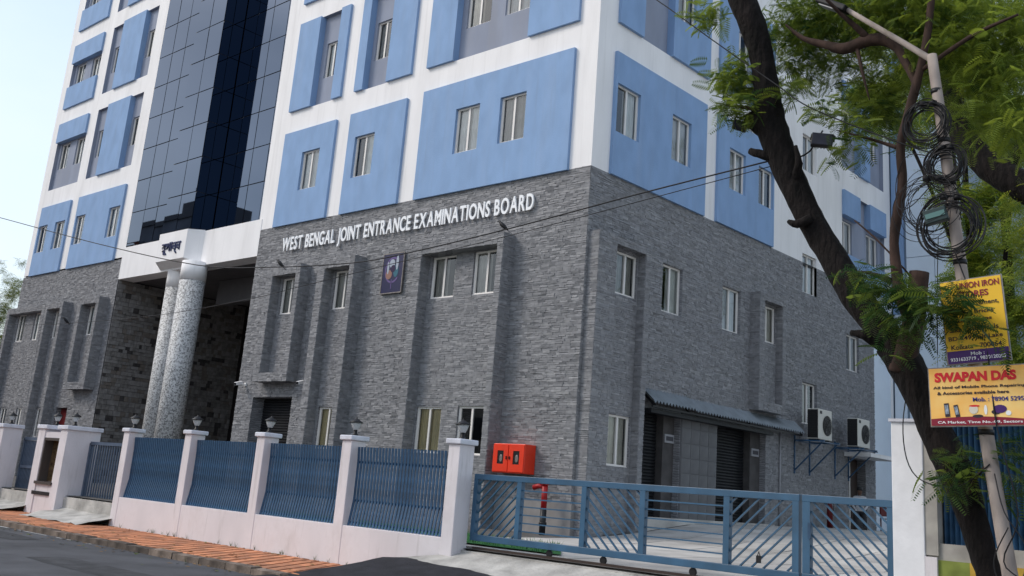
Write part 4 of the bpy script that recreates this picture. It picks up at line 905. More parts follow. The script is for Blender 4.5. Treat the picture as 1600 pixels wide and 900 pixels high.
# ------------------------------------------------------------------ person and things by the side wall
def person():
    p = thing('person', 'seated person in a pale shirt and dark trousers beside the side door', 'person', (.75, 15.1, yard_z(15.1)), rz=rad(25))
    V = {'pel': (0, 0, .52, .15), 'sp': (0, .02, .75, .145), 'ch': (0, .0, .98, .165), 'nk': (0, -.02, 1.14, .06), 'nk2': (0, -.04, 1.19, .055), 'hd': (0, -.05, 1.28, .095), 'hd2': (0, -.04, 1.37, .085)}
    E_ = [('pel', 'sp'), ('sp', 'ch'), ('ch', 'nk'), ('nk', 'nk2'), ('nk2', 'hd'), ('hd', 'hd2')]
    for s, n in ((-1, 'l'), (1, 'r')):
        V.update({n+'sh': (s*.18, 0, 1.08, .065), n+'el': (s*.25, -.12, .82, .048), n+'wr': (s*.14, -.34, .66, .034), n+'hp': (s*.10, -.02, .50, .10), n+'kn': (s*.14, -.44, .52, .075), n+'an': (s*.13, -.42, .09, .045), n+'to': (s*.14, -.58, .04, .038), n+'pa': (s*.12, -.42, .625, .03)})
        E_ += [('ch', n+'sh'), (n+'sh', n+'el'), (n+'el', n+'wr'), (n+'wr', n+'pa'), ('pel', n+'hp'), (n+'hp', n+'kn'), (n+'kn', n+'an'), (n+'an', n+'to')]
        for i in range(5):
            V[n+'f%d' % i] = (s*(.12+(-.035+.018*i)), -.475-.012*(2-abs(i-2)), .61-.004*i, .0095); E_.append((n+'pa', n+'f%d' % i))
    ks = list(V); me = bpy.data.meshes.new('body'); me.from_pydata([V[k][:3] for k in ks], [(ks.index(a), ks.index(b)) for a, b in E_], [])
    o = link('body', me, p); sk = o.modifiers.new('skin', 'SKIN'); 
    for i, k in enumerate(ks): me.skin_vertices[0].data[i].radius = (V[k][3], V[k][3])
    me.skin_vertices[0].data[0].use_root = True
    ss = o.modifiers.new('sub', 'SUBSURF'); ss.levels = 1; ss.render_levels = 2
    bm2 = bpy.data.materials.new('person_skin_cloth'); bm2.use_nodes = True; n_ = bm2.node_tree; b_ = n_.nodes['Principled BSDF']; b_.inputs['Roughness'].default_value = .8
    t_ = n_.nodes.new('ShaderNodeTexCoord'); s_ = n_.nodes.new('ShaderNodeSeparateXYZ'); r_ = n_.nodes.new('ShaderNodeValToRGB'); r_.color_ramp.interpolation = 'CONSTANT'
    mr = n_.nodes.new('ShaderNodeMapRange'); mr.inputs['From Max'].default_value = 1.5
    e_ = r_.color_ramp.elements; e_[0].color = (.03, .02, .015, 1); e_[1].position = .05; e_[1].color = (.018, .018, .022, 1)
    for ps, c_ in ((.415, (.45, .45, .47, 1)), (.765, (.12, .065, .045, 1))): q_ = e_.new(ps); q_.color = c_
    n_.links.new(t_.outputs['Object'], s_.inputs[0]); n_.links.new(s_.outputs[2], mr.inputs['Value']); n_.links.new(mr.outputs[0], r_.inputs[0]); n_.links.new(r_.outputs[0], b_.inputs['Base Color'])
    me.materials.append(bm2)
    h = MB(); h.lathe([(.06, -.02), (.105, .02), (.108, .07), (.08, .13), (.02, .155)], (0, -.02, 1.31), 14); h.build('hair', BLACK, p)
    h = MB(); h.box(-.012, .012, -.165, -.13, 1.27, 1.31); h.build('nose', bm2, p)
    return p
person()
def chair(label, loc, rz, matl):
    c = thing('chair', label, 'chair', loc, 'chairs in the yard', rz)
    m = MB(); m.box(-.23, .23, -.23, .22, .42, .45); m.build('seat', matl, c, .01)
    m = MB(); m.box(-.23, .23, .20, .235, .52, .88); m.build('backrest', matl, c, .01)
    for x in (-.2, .2):
        for y in (-.2, .2): m = MB(); m.bar((x, y, 0), (x, y, .42 if y < 0 else .86), .035); m.build('leg', matl, c)
chair('dark chair under the seated person by the side door', (.74, 15.13, yard_z(15.1)), rad(25), BLACK)
MAROON = mat('maroon_plastic', (.11, .008, .010), rough=.5)
chair('dark red plastic chair right of the seated person', (1.0, 17.0, yard_z(17)), rad(70), MAROON)
fe = thing('fire_extinguisher', 'dark red fire extinguisher on the ground left of the seated person', 'fire extinguisher', (.35, 13.6, yard_z(13.6)))
m = MB(); m.lathe([(.10, 0), (.10, .7), (.07, .8), (.035, .86), (.035, .92)], n=14); m.build('cylinder', MAROON, fe)
m = MB(); m.bar((-.05, 0, .94), (.1, 0, .97), .04); m.tube([(.04, 0, .92), (.14, 0, .8), (.13, 0, .4)], [.012]*3, 6); m.build('handle', BLACK, fe)

# ------------------------------------------------------------------ leaves
def frond_template(pairs=9):
    v, f = [], []
    def q(a, b, c, d): k = len(v); v.extend([a, b, c, d]); f.append((k, k+1, k+2, k+3))
    for i in range(pairs):
        t = .12+.88*i/(pairs-1); z = -.22*t*t; ln = .30*math.sin(math.pi*(.25+.62*t))+.06
        for s in (-1, 1):
            b = np.array((t, 0, z)); tip = b+np.array((ln*.45, s*ln, -.10*ln-.05)); mid = (b+tip)/2; w_ = np.array((.035, -s*.012, .012))
            q(tuple(b), tuple(mid-w_), tuple(tip), tuple(mid+w_))
    q((0, -.006, 0), (1, -.004, -.22), (1, .004, -.22), (0, .006, 0))
    return np.array(v), np.array(f)
def cloud(name, matl, parent, centers, scales, tones, template, droop=.3, origin=(0, 0, 0)):
    TV, TFc = template; n = len(centers); k = len(TV); az = rng.uniform(0, 2*np.pi, n); el = rng.uniform(-.9, .5, n)-droop*.5; ro = rng.uniform(-.7, .7, n)
    ca, sa, ce, se, cr, sr = np.cos(az), np.sin(az), np.cos(el), np.sin(el), np.cos(ro), np.sin(ro)
    X = np.stack([ca*ce, sa*ce, se], 1); Yv = np.stack([-sa, ca, 0*sa], 1); Zv = np.cross(X, Yv)
    Y2 = Yv*cr[:, None]+Zv*sr[:, None]; Z2 = -Yv*sr[:, None]+Zv*cr[:, None]
    V = centers[:, None, :]+scales[:, None, None]*(TV[None, :, 0, None]*X[:, None]+TV[None, :, 1, None]*Y2[:, None]+TV[None, :, 2, None]*Z2[:, None])
    V = V.reshape(-1, 3)-np.array(origin); Fc = (TFc[None]+(np.arange(n)*k)[:, None, None]).reshape(-1, 4)
    me = bpy.data.meshes.new(name); me.vertices.add(len(V)); me.vertices.foreach_set('co', V.astype(np.float32).ravel())
    me.loops.add(Fc.size); me.loops.foreach_set('vertex_index', Fc.astype(np.int32).ravel()); me.polygons.add(len(Fc)); me.polygons.foreach_set('loop_start', np.arange(0, Fc.size, 4, dtype=np.int32))
    at = me.attributes.new('tone', 'FLOAT', 'FACE'); at.data.foreach_set('value', np.repeat(tones, len(TFc)).astype(np.float32))
    me.materials.append(matl); me.update(); me.validate(); return link(name, me, parent)
FR = frond_template(9); FR5 = frond_template(5)
LQ = (np.array([(0, 0, 0), (.5, -.22, .05), (1, 0, -.08), (.5, .22, .05)]), np.array([[0, 1, 2, 3]]))
def limb(name, pts, matl, parent, n=12, wob=.07, sub=3, org=(0, 0, 0)):
    P_ = np.array(pts); t = np.arange(len(P_)); tt = np.linspace(0, len(P_)-1, (len(P_)-1)*sub+1)
    # smooth (Catmull-Rom) resampling
    out = []
    for s in tt:
        i = min(int(s), len(P_)-2); f = s-i; p0, p1, p2, p3 = P_[max(i-1, 0)], P_[i], P_[i+1], P_[min(i+2, len(P_)-1)]
        out.append(.5*((2*p1)+(-p0+p2)*f+(2*p0-5*p1+4*p2-p3)*f*f+(-p0+3*p1-3*p2+p3)*f**3))
    out = np.array(out); m = MB(); m.tube([tuple(p[:3]-np.array(org)) for p in out], [max(p[3], .004) for p in out], n, wob=wob); return m.build(name, matl, parent)

# ------------------------------------------------------------------ leaning tree in front
TO = (12.62, -7.9, -.36)
T1 = thing('leaning_tree', 'dark leaning street tree with feathery leaves crossing in front of the building', 'tree', TO)
TRUNK = [(12.7, -7.9, -0.5, 0.229), (12.6, -7.9, -0.1, 0.176), (12.5, -7.9, 0.35, 0.15), (12.389, -7.9, 0.784, 0.143), (12.288, -7.9, 1.15, 0.149), (12.178, -7.9, 1.561, 0.174), (12.028, -7.9, 1.984, 0.197), (11.855, -7.9, 2.347, 0.194), (11.679, -7.9, 2.799, 0.197), (11.494, -7.9, 3.19, 0.216), (11.34, -7.9, 3.45, 0.22)]
LIMB = [(11.52, -7.9, 3.15, 0.168), (11.418, -7.9, 3.351, 0.186), (11.18, -7.9, 3.684, 0.187), (10.849, -7.9, 4.119, 0.192), (10.545, -7.9, 4.661, 0.183), (10.296, -7.95, 5.119, 0.18), (10.085, -8.0, 5.589, 0.19), (9.886, -8.05, 6.119, 0.204), (9.739, -8.1, 6.607, 0.216), (9.7, -8.15, 7.035, 0.189), (9.649, -8.2, 7.522, 0.169), (9.574, -8.3, 8.003, 0.185), (9.412, -8.4, 8.517, 0.197), (9.22, -8.5, 9.157, 0.18), (9.06, -8.6, 10.022, 0.141), (8.8, -8.6, 11.2, 0.088)]
STUB = [(11.46, -7.97, 3.1, 0.145), (11.511, -8.0, 3.254, 0.153), (11.62, -8.0, 3.565, 0.132), (11.684, -8.0, 3.959, 0.125), (11.733, -8.0, 4.317, 0.117)]
SLIM = [(11.66, -8.05, 3.6, .085), (11.56, -8.15, 4.0, .078), (11.513, -8.15, 4.264, .067), (11.481, -8.15, 4.677, .06), (11.529, -8.15, 5.045, .066), (11.602, -8.15, 5.456, .057), (11.588, -8.15, 5.928, .057), (11.704, -8.15, 6.384, .057), (11.847, -8.15, 6.881, .055), (11.957, -8.15, 7.344, .047), (12.029, -8.15, 7.867, .044), (12.069, -8.15, 8.408, .03)]
SLIM2 = [(11.78, -8.15, 6.6, .05), (11.793, -8.13, 6.779, .053), (11.667, -8.1, 7.076, .052), (11.496, -8.1, 7.41, .07), (11.194, -8.1, 7.543, .085), (10.834, -8.1, 7.503, .078), (10.557, -8.1, 7.631, .058), (10.222, -8.1, 7.815, .035), (9.95, -8.1, 8.1, .015)]
limb('trunk', TRUNK, BARK, T1, 18, .05, 4, TO); limb('limb', LIMB, BARK, T1, 18, .06, 4, TO); limb('cut_limb', STUB, BARK2, T1, 14, .06, 3, TO)
limb('branch', SLIM, BARK2, T1, 10, .08, 4, TO); limb('branch', SLIM2, BARK2, T1, 10, .08, 4, TO)
for pts in ([(9.767, -8.12, 6.537, .18), (9.565, -8.15, 6.653, .15), (9.43, -8.15, 6.777, .10)], [(10.346, -8.1, 5.14, .075), (10.19, -8.2, 5.07, .056), (10.068, -8.2, 5.121, .03)], [(10.10, -8.1, 5.72, .075), (10.213, -8.2, 5.925, .05), (10.165, -8.2, 6.183, .025)], [(9.85, -8.1, 6.07, .08), (9.6, -8.2, 6.169, .063), (9.468, -8.2, 6.23, .045)], [(11.26, -8.05, 3.42, .085), (11.101, -8.2, 3.524, .06), (10.936, -8.2, 3.564, .035)],
            [(11.42, -8.1, 4.2, .05), (11.15, -8.2, 4.32, .02), (10.9, -8.4, 4.3, .008)], [(9.7, -8.2, 7.2, .05), (9.4, -8.25, 7.35, .03), (9.1, -8.3, 7.4, .01)], [(9.75, -8.2, 6.7, .04), (9.5, -8.25, 6.85, .03), (9.15, -8.3, 6.95, .01)], [(11.65, -8.1, 3.8, .05), (12.0, -8.6, 3.75, .03), (12.6, -8.8, 3.6, .01)], [(11.85, -8.15, 6.9, .03), (12.5, -8.2, 7.2, .03), (13.1, -8.3, 7.3, .015)], [(11.19, -8.1, 7.54, .05), (10.9, -8.4, 7.9, .03), (10.7, -8.8, 8.2, .01)],
            [(11.0, -8.1, 7.5, .03), (11.1, -8.1, 7.0, .02), (11.15, -8.05, 6.7, .008)], [(11.6, -8.15, 5.9, .03), (11.2, -8.2, 6.1, .018), (10.75, -8.2, 6.3, .006)], [(12.15, -7.95, 1.6, .03), (12.4, -8.2, 1.9, .02), (12.65, -8.2, 2.15, .008)], [(11.60, -8.0, 4.30, .012), (11.25, -8.1, 4.75, .012), (10.95, -8.1, 5.05, .010)]):
    limb('branch', pts, BARK2 if pts[0][3] < .06 else BARK, T1, 8, .1, 3, TO)
BLOBS = [(9.22, -8.2, 7.32, 0.3, 1.6), (9.49, -8.3, 6.85, 0.26, 1.2), (9.13, -8.3, 6.96, 0.2, 1), (8.87, -8.4, 8.51, 0.25, 0.8), (8.71, -8.4, 8.4, 0.17, 0.6), (9.21, -8.2, 7.58, 0.23, 0.8), (10.13, -8.2, 7.02, 0.18, 0.5), (9.99, -8.2, 6.96, 0.14, 0.5), (10.51, -8.2, 6.61, 0.19, 0.6), (10.78, -8.2, 6.46, 0.21, 0.6), (10.96, -8.2, 6.16, 0.22, 0.7), (10.69, -8.2, 6.03, 0.17, 0.5), (11.09, -8.1, 5.99, 0.15, 0.5), (11.05, -8.1, 6.35, 0.15, 0.5), (10.78, -8.2, 5.83, 0.1, 0.35), (12.89, -7.8, 6.14, 0.39, 0.7), (11.2, -8.5, 4.14, 0.17, 0.8), (11.48, -8.6, 4.09, 0.22, 1), (11.71, -8.7, 3.94, 0.24, 1.1), (11.94, -8.7, 3.96, 0.22, 1), (11.63, -8.6, 3.69, 0.23, 1), (12.12, -8.8, 3.7, 0.26, 1), (12.33, -8.8, 3.76, 0.23, 1), (12.54, -8.8, 3.6, 0.2, 0.8), (12.73, -8.9, 3.5, 0.15, 0.6), (11.4, -8.5, 3.8, 0.17, 0.7), (11.96, -8.6, 3.49, 0.18, 0.7), (11.03, -8.4, 4.29, 0.11, 0.4), (12.86, -8.8, 3.27, 0.1, 0.3), (11.48, -8.5, 4.31, 0.14, 0.5), (12.41, -8.7, 3.96, 0.17, 0.6), (10.88, -8.4, 4.25, 0.13, 0.5), (11.43, -8.5, 3.3, 0.15, 0.5), (12.22, -8.7, 3.49, 0.13, 0.5), (12.1, -8.3, 2.07, 0.19, 0.7), (12.27, -8.4, 1.82, 0.2, 0.9), (11.99, -8.4, 1.84, 0.13, 0.5), (12.35, -8.2, 2.19, 0.19, 0.8), (12.65, -8.1, 2.06, 0.21, 0.8), (12.77, -8.0, 2.29, 0.19, 0.7), (12.71, -8.1, 1.79, 0.18, 0.6), (12.19, -8.4, 1.68, 0.11, 0.5), (12.09, -8.2, 5.33, 0.16, 0.4), (11.86, -8.2, 5.53, 0.11, 0.25), (9.71, -7.4, 8.23, 0.43, 1), (10.22, -7.4, 8.25, 0.47, 1.2), (10.81, -7.4, 8.14, 0.5, 1.2), (9.61, -7.4, 7.73, 0.34, 0.9), (10.02, -7.4, 7.79, 0.33, 0.9), (11.18, -7.4, 8.24, 0.54, 1.2), (10.61, -7.4, 7.6, 0.27, 0.8), (9.76, -7.4, 8.64, 0.44, 1), (10.33, -7.4, 8.69, 0.57, 1.2), (11.28, -7.4, 8.61, 0.63, 1.2), (12.06, -7.4, 8.19, 0.61, 1.2), (11.62, -7.4, 7.73, 0.48, 1), (11.94, -7.4, 7.28, 0.51, 1), (12.44, -7.4, 7.52, 0.59, 1.2), (12.84, -7.4, 7.6, 0.49, 1.1), (12.57, -7.4, 6.86, 0.49, 0.9), (12.78, -7.4, 6.29, 0.4, 0.7), (12.25, -7.4, 6.57, 0.37, 0.7), (11.71, -7.4, 8.0, 0.44, 1), (10.93, -7.4, 7.23, 0.29, 1.1), (10.88, -7.4, 6.9, 0.23, 0.9), (11.16, -7.4, 6.89, 0.31, 1), (11.1, -7.4, 6.53, 0.22, 0.7), (10.32, -7.4, 7.46, 0.23, 0.6), (9.39, -7.4, 8.42, 0.25, 0.7), (9.82, -7.4, 7.48, 0.17, 0.5)]
cs, ss_, to = [], [], []
for (x, y, z, r, dn) in BLOBS:
    n = max(4, int(dn*(r/.3)**2*(105 if z > 6.9 and y > -7.8 else 84 if z > 6.2 else 64))); c = np.array((x, y, z)); p = rng.normal(0, .48, (n, 3))*r; p[:, 1] *= 1.5
    cs.append(c+p); ss_.append(rng.uniform(.12, .23, n) if z > 6.9 and y > -7.8 else rng.uniform(.17, .30, n)); to.append(np.clip(rng.normal(.17 if z < 6 else .50, .27, n)+(.2 if x > 11.8 and z > 5.5 else 0), 0, 1))  # upper and right-hand leaves toned lighter, sunlight put into the leaf colour
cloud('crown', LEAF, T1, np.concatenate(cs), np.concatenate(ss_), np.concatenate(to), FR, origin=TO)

# ------------------------------------------------------------------ trees behind
def bg_tree(label, base, limbs, crowns, leafs, seed, matl=LEAFB, size=(.16, .3), group='trees behind the boundary walls', tmpl=None, count=9000, bark=BARK):
    t = thing('background_tree', label, 'tree', base, group)
    for i, l in enumerate(limbs): limb('trunk' if i == 0 else 'limb', l, bark, t, 10, .07, 3, base)
    cs = []; tot = sum(c[3]**2*(c[4] if len(c) > 4 else 1) for c in crowns)
    for c in crowns:
        n = int(count*c[3]**2*(c[4] if len(c) > 4 else 1)/tot); k = max(3, n//26); cl = np.array(c[:3])+rng.normal(0, .5, (k, 3))*c[3]*np.array((1, 1, .8))
        cs.append(cl[rng.integers(0, k, n)]+rng.normal(0, .13, (n, 3))*c[3]**.6)
    P_ = np.concatenate(cs); cloud('crown', matl, t, P_, rng.uniform(*size, len(P_)), np.clip(rng.normal(.45, .28, len(P_)), 0, 1), tmpl or FR5, origin=base)
bg_tree('tree with a thick dark limb bending behind the street pole', (14.6, -3.2, .3),
    [[(14.6, -3.2, .2, .42), (14.5, -3.2, 2, .38), (14.2, -3.2, 4.2, .36), (13.6, -3.2, 5.6, .35), (13.077, -3.2, 6.066, .33), (12.479, -3.2, 6.351, .30), (11.844, -3.2, 6.653, .27), (11.37, -3.2, 6.999, .25), (11.028, -3.2, 7.337, .24), (10.76, -3.2, 7.73, .22), (10.605, -3.2, 8.231, .20), (10.498, -3.2, 8.976, .165), (10.477, -3.2, 9.721, .12), (10.545, -3.2, 10.457, .08)],
     [(14.4, -3.2, 4, .2), (14.8, -3.1, 6, .16), (14.6, -3.0, 8, .12), (14.4, -3, 10, .06)], [(11.4, -3.2, 7.0, .1), (11.9, -3.1, 8.2, .07), (12.4, -3, 9.4, .03)]],
    [(10.65, -3.2, 10.3, .8), (11.4, -3.2, 10.09, .89), (11.77, -3.2, 9.03, .75), (11.15, -3.2, 9.07, .66), (10.41, -3.2, 9.61, .69), (9.83, -3.2, 9.38, .52, .9), (11.72, -3.2, 8.12, .53, .8), (11.54, -3.2, 6.37, .37, .4), (11.54, -3.2, 5.4, .46, .6), (11.18, -3.2, 6.09, .3, .4), (9.61, -3.2, 10.21, .71, .9), (8.75, -3.2, 10.71, .74, .7), (12.8, -3.2, 10, 1.2, .6), (13.6, -3.2, 9, 1.2, .6)], None, 1, count=9000, size=(.15, .28))
bg_tree('airy green tree deep in the yard behind the yellow sign', (8.45, 4.5, .9),
    [[(8.45, 4.5, .8, .13), (8.458, 4.5, 1.296, .115), (8.492, 4.5, 3.127, .11), (8.361, 4.5, 5.184, .098), (8.292, 4.5, 7.189, .085), (8.219, 4.5, 9.29, .071), (8.214, 4.5, 11.308, .048), (8.197, 4.5, 13.057, .025)], [(8.381, 4.5, 4.586, .067), (8.839, 4.5, 6.374, .06), (9.133, 4.5, 8.205, .046), (9.362, 4.5, 10.091, .023)], [(8.321, 4.5, 6.407, .061), (7.729, 4.5, 8.37, .047), (6.993, 4.5, 10.499, .041), (6.351, 4.5, 11.862, .025)]],
    [(8.2, 4.5, 8.8, .63, .8), (8.96, 4.5, 9.18, .77, .8), (8.46, 4.5, 7.65, .69, .9), (9.26, 4.5, 6.35, .74, .7), (8.62, 4.5, 6.39, .68, .7), (9.2, 4.5, 5.16, .66, .8), (7.77, 4.5, 9.52, .48, .5), (9.44, 4.5, 10.24, .69, .6), (8.43, 4.5, 10.92, .72, .7), (6.35, 4.5, 11.77, .68, .9), (5.84, 4.5, 12.34, .6, .8), (6.84, 4.5, 10.96, .46, .6), (8.6, 4.5, 12.6, 1.0, .6), (10.2, 4.5, 8, 1.0, .5)], None, 2, count=12000, size=(.18, .32))
bg_tree('tall yellow-green tree farthest behind the right boundary', (6.25, 14, .95),
    [[(6.25, 14, .9, .21), (6.258, 14, 1.548, .195), (6.348, 14, 4.241, .189), (6.288, 14, 7.051, .173), (6.324, 14, 9.988, .146), (6.161, 14, 13.093, .107), (6.064, 14, 15.645, .055)], [(6.308, 14, 6.641, .102), (5.596, 14, 9.194, .084), (4.89, 14, 12.379, .066), (4.561, 14, 15.485, .034)]],
    [(4.99, 14, 15.16, 1.34, .6), (6.42, 14, 14.41, 1.29, .6), (6.82, 14, 10.15, 1.24, .5), (5.13, 14, 7.52, .94, .5), (6.38, 14, 5.03, 1.0, .9), (4.39, 14, 3.8, 1.03, .9), (5.76, 14, 3.83, 1.21, 1), (5.25, 14, 5.43, 1.03, .7), (6.27, 14, 2.69, .79, .8), (4.36, 14, 9.29, .76, .3), (3.7, 14, 16.9, 1.15, .6), (7.8, 14, 7, 1.3, .6)], None, 3, count=12000, size=(.28, .5))
bg_tree('pale leafy tree at the far left end of the building', (-54.70, 6, -.4),
    [[(-54.70, 6, -.4, .3), (-54.50, 6, 3, .25), (-54.70, 6, 6, .18), (-54.40, 6, 10, .08)], [(-54.60, 6, 4.5, .14), (-53.20, 6, 8, .08), (-52.60, 6, 10, .04)], [(-54.60, 6, 5, .14), (-56.40, 6, 8.5, .08), (-57.20, 6, 10.5, .04)]],
    [(-54.6, 6, 13.0, 1.5, .35), (-53.6, 6, 11.6, 1.5, .6), (-55.2, 6, 11.0, 1.7, .7), (-53.5, 6, 9.8, 1.3, .8), (-55, 6, 9.0, 1.6, .9), (-53.6, 6, 7.8, 1.4, 1.0), (-56, 6, 7.6, 1.7, .8), (-57.5, 6, 10.5, 2, .6), (-54.5, 6, 5.5, 1.6, .9)], None, 4, matl=LEAFL, count=5200, size=(.25, .45), group='trees beyond the left end')
# green roofed shed at the left edge
sh_ = thing('low_shed', 'small pale green shed glimpsed at the left edge beyond the building', 'shed', (-57.8, 8, -.4))
m = MB(); m.box(-6, 4.4, 0, 5, 0, 8.0); m.build('wall', mat('shed_wall', (.30, .38, .33), rough=.9, var=.2, vscale=1), sh_)
m = MB(); m.poly([(-6.4, -.5, 8.0), (4.8, -.5, 8.0), (4.8, 2.5, 9.7), (-6.4, 2.5, 9.7)]); m.poly([(-6.4, 2.5, 9.7), (4.8, 2.5, 9.7), (4.8, 5.5, 8.0), (-6.4, 5.5, 8.0)]); m.poly([(4.8, -.5, 8.0), (4.8, 5.5, 8.0), (4.8, 2.5, 9.7)]); m.build('roof', mat('shed_roof', (.25, .42, .36), rough=.6, var=.15, vscale=1), sh_)

# ------------------------------------------------------------------ street pole with lamp, coils, cables
PO = thing('street_pole', 'leaning concrete street pole with an arm lamp at the right', 'lamp post', (12.86, -8.35, -.36)); po = (12.86, -8.35, -.36)
limb('shaft', [(12.86, -8.35, -.5, .084), (12.80, -8.35, .3, .082), (12.716, -8.35, .984, .080), (12.519, -8.35, 2.6, .076), (12.336, -8.35, 4.305, .071), (12.2, -8.35, 5.84, .067), (12.086, -8.35, 7.0, .061)], POLEM, PO, 16, .01, 3, po)
m = MB(); m.tube([Vector(p)-Vector(po) for p in ((12.13, -8.35, 6.75), (12.06, -8.35, 6.96), (11.639, -8.35, 7.346), (10.97, -8.35, 7.95))], [.04, .042, .037, .031], 12); m.build('arm', POLEM, PO)
hd = MB(); a_ = Vector((10.99, -8.35, 7.93)); b_ = Vector((10.58, -8.35, 8.19)); hd.bar(a_-Vector(po), b_-Vector(po), .20, .09, side=(0, 0, 1)); ho = hd.build('lamp_head', BLACK, PO, .02)
dn_ = Vector((-.53, 0, -.84))*.055; hd = MB(); hd.bar(a_.lerp(b_, .2)+dn_-Vector(po), a_.lerp(b_, .85)+dn_-Vector(po), .15, .015, side=(0, 0, 1)); hd.build('diffuser', mat('lamp_diffuser', (.45, .45, .46), rough=.4), ho)
for (p, rr) in (((12.2, -8.35, 5.84), .073), ((12.25, -8.35, 5.3), .076), ((12.336, -8.35, 4.305), .078), ((12.13, -8.35, 6.5), .068), ((12.55, -8.35, 2.35), .083)):
    m = MB(); m.lathe([(rr, -.03), (rr, .03)], Vector(p)-Vector(po), 16); m.build('strap', BLACK, PO)
def coil(label, c, r, n, thick, spread, tilt=0):
    t = thing('cable_coil', label, 'cable coil', c, 'coils hung on the street pole'); R_ = random.Random(int(c[2]*100)); m = MB()
    for k in range(n):
        rr = r*R_.uniform(.72, 1.12); ox, oy, oz = R_.gauss(0, spread*.4), R_.gauss(0, spread*.4), R_.gauss(0, spread*.4); ex = R_.uniform(.86, 1.08); pts = []
        tl_ = R_.uniform(-.25, .25)
        for i in range(33):
            a = 2*math.pi*i/32+k; pts.append((ox+rr*math.cos(a)*.92, oy+tl_*rr*math.sin(a), oz+rr*ex*math.sin(a)+.03*r*math.sin(3*a+k)))
        m.tube(pts, [thick]*33, 5, cap=False)
    m.build('loops', RUBBER, t); m = MB()
    for a in (1.2, 1.7): m.lathe([(.05, -.025), (.05, .025)], (r*.9*math.cos(a), 0, r*math.sin(a)), 8)
    m.build('tie', RUBBER, t)
coil('upper round coil of black cable on the street pole', (12.03, -8.45, 6.06), .27, 17, .006, .06)
coil('middle tight coil of black cable on the street pole', (12.24, -8.47, 5.49), .22, 22, .006, .07)
coil('large lower coil of black cable round the small box', (12.27, -8.50, 4.72), .36, 14, .0075, .06)
coil('loose thin cable loops left of the street pole', (12.06, -8.47, 5.02), .33, 13, .0042, .2)
jb = thing('junction_box', 'small dark green junction box inside the lower cable coil', 'box', (12.15, -8.55, 4.84), rz=rad(10)); 
m = MB(); m.box(-.13, .13, -.07, .05, -.085, .085); o = m.build('body', mat('box_green', (.03, .05, .05), rough=.5), jb, .012); o.rotation_euler = (0, rad(-14), 0)
m = MB(); m.box(-.11, .11, -.082, -.071, -.03, .03); o = m.build('label_plate', mat('plate_teal', (.10, .2, .19), rough=.5), jb); o.rotation_euler = (0, rad(-14), 0)
def wire(label, pts, r=.014, n=5, parent_cat='cable'):
    P_ = np.array(pts); tt = np.linspace(0, len(P_)-1, (len(P_)-1)*5+1); out = []
    for s in tt:
        i = min(int(s), len(P_)-2); f = s-i; p0, p1, p2, p3 = P_[max(i-1, 0)], P_[i], P_[i+1], P_[min(i+2, len(P_)-1)]
        out.append(.5*((2*p1)+(-p0+p2)*f+(2*p0-5*p1+4*p2-p3)*f*f+(-p0+3*p1-3*p2+p3)*f**3))
    m = MB(); m.tube([tuple(p) for p in out], [r]*len(out), n); tag(m.build('overhead_cable', RUBBER), label, 'cable')
wire('thick black overhead cable sagging across the building front from the tree', [(-60, -8.3, 15), (-38, -8.3, 11.9), (-20.04, -8.3, 9.17), (-17.63, -8.3, 8.64), (-10.38, -8.3, 7.0), (-4.94, -8.3, 5.89), (-1.95, -8.3, 5.56), (.88, -8.3, 5.39), (2.54, -8.3, 5.43), (5.07, -8.3, 5.6), (7.67, -8.3, 5.83), (9.81, -8.3, 5.99)], .012)
wire('thin overhead cable running below the thick one', [(-40, -8, 6.6), (-18.8, -8.0, 5.35), (-15.64, -8.0, 5.09), (-12.1, -8.0, 4.93), (-6.82, -8.0, 4.87), (-2.98, -8.0, 5.0), (-1.14, -8.0, 5.14), (1.48, -8.0, 5.34), (4.8, -8.0, 5.58), (7.69, -8.0, 5.84), (9.74, -8.0, 6.03)], .007)
wire('thin overhead cable slanting down from the top to the pole', [(4.5, -8.6, 12.2), (7.17, -8.6, 9.54), (8.03, -8.6, 8.83), (9.04, -8.6, 7.9), (10.08, -8.6, 6.96), (10.61, -8.6, 6.5), (11.71, -8.55, 5.85), (12.23, -8.5, 5.59)], .009)
wire('thin cable from the pole sagging behind the tree to the pillar', [(12.6, -8.44, 2.0), (12.2, -8.3, 1.75), (11.6, -7.9, 1.85), (11.25, -7.4, 2.3), (11.1, -6.86, 3.0), (11.1, -6.0, 4.2)], .008)
wire('black cable hanging down the right side of the pole', [(12.32, -8.45, 4.4), (12.62, -8.5, 3.4), (12.74, -8.6, 2.4), (12.9, -8.55, 1.5), (12.72, -8.5, 1.0), (12.95, -8.5, .7), (13.0, -8.4, -.3)], .008)
wire('loose cable loop low on the pole', [(12.66, -8.48, 1.9), (12.78, -8.6, 1.5), (12.98, -8.6, 1.15), (12.9, -8.6, .8), (12.7, -8.5, .75), (12.62, -8.5, 1.0), (12.78, -8.5, 1.35)], .007)
wire('thin vertical cable hanging from the lower coil', [(12.15, -8.5, 4.6), (12.12, -8.5, 4.0), (12.1, -8.5, 3.2)], .005)
wire('thin cable tangle between the coil and the slim branch', [(12.1, -8.45, 5.3), (11.8, -8.4, 5.05), (11.6, -8.3, 5.1), (11.55, -8.2, 5.5), (11.75, -8.3, 5.75), (12.15, -8.4, 5.6)], .006)

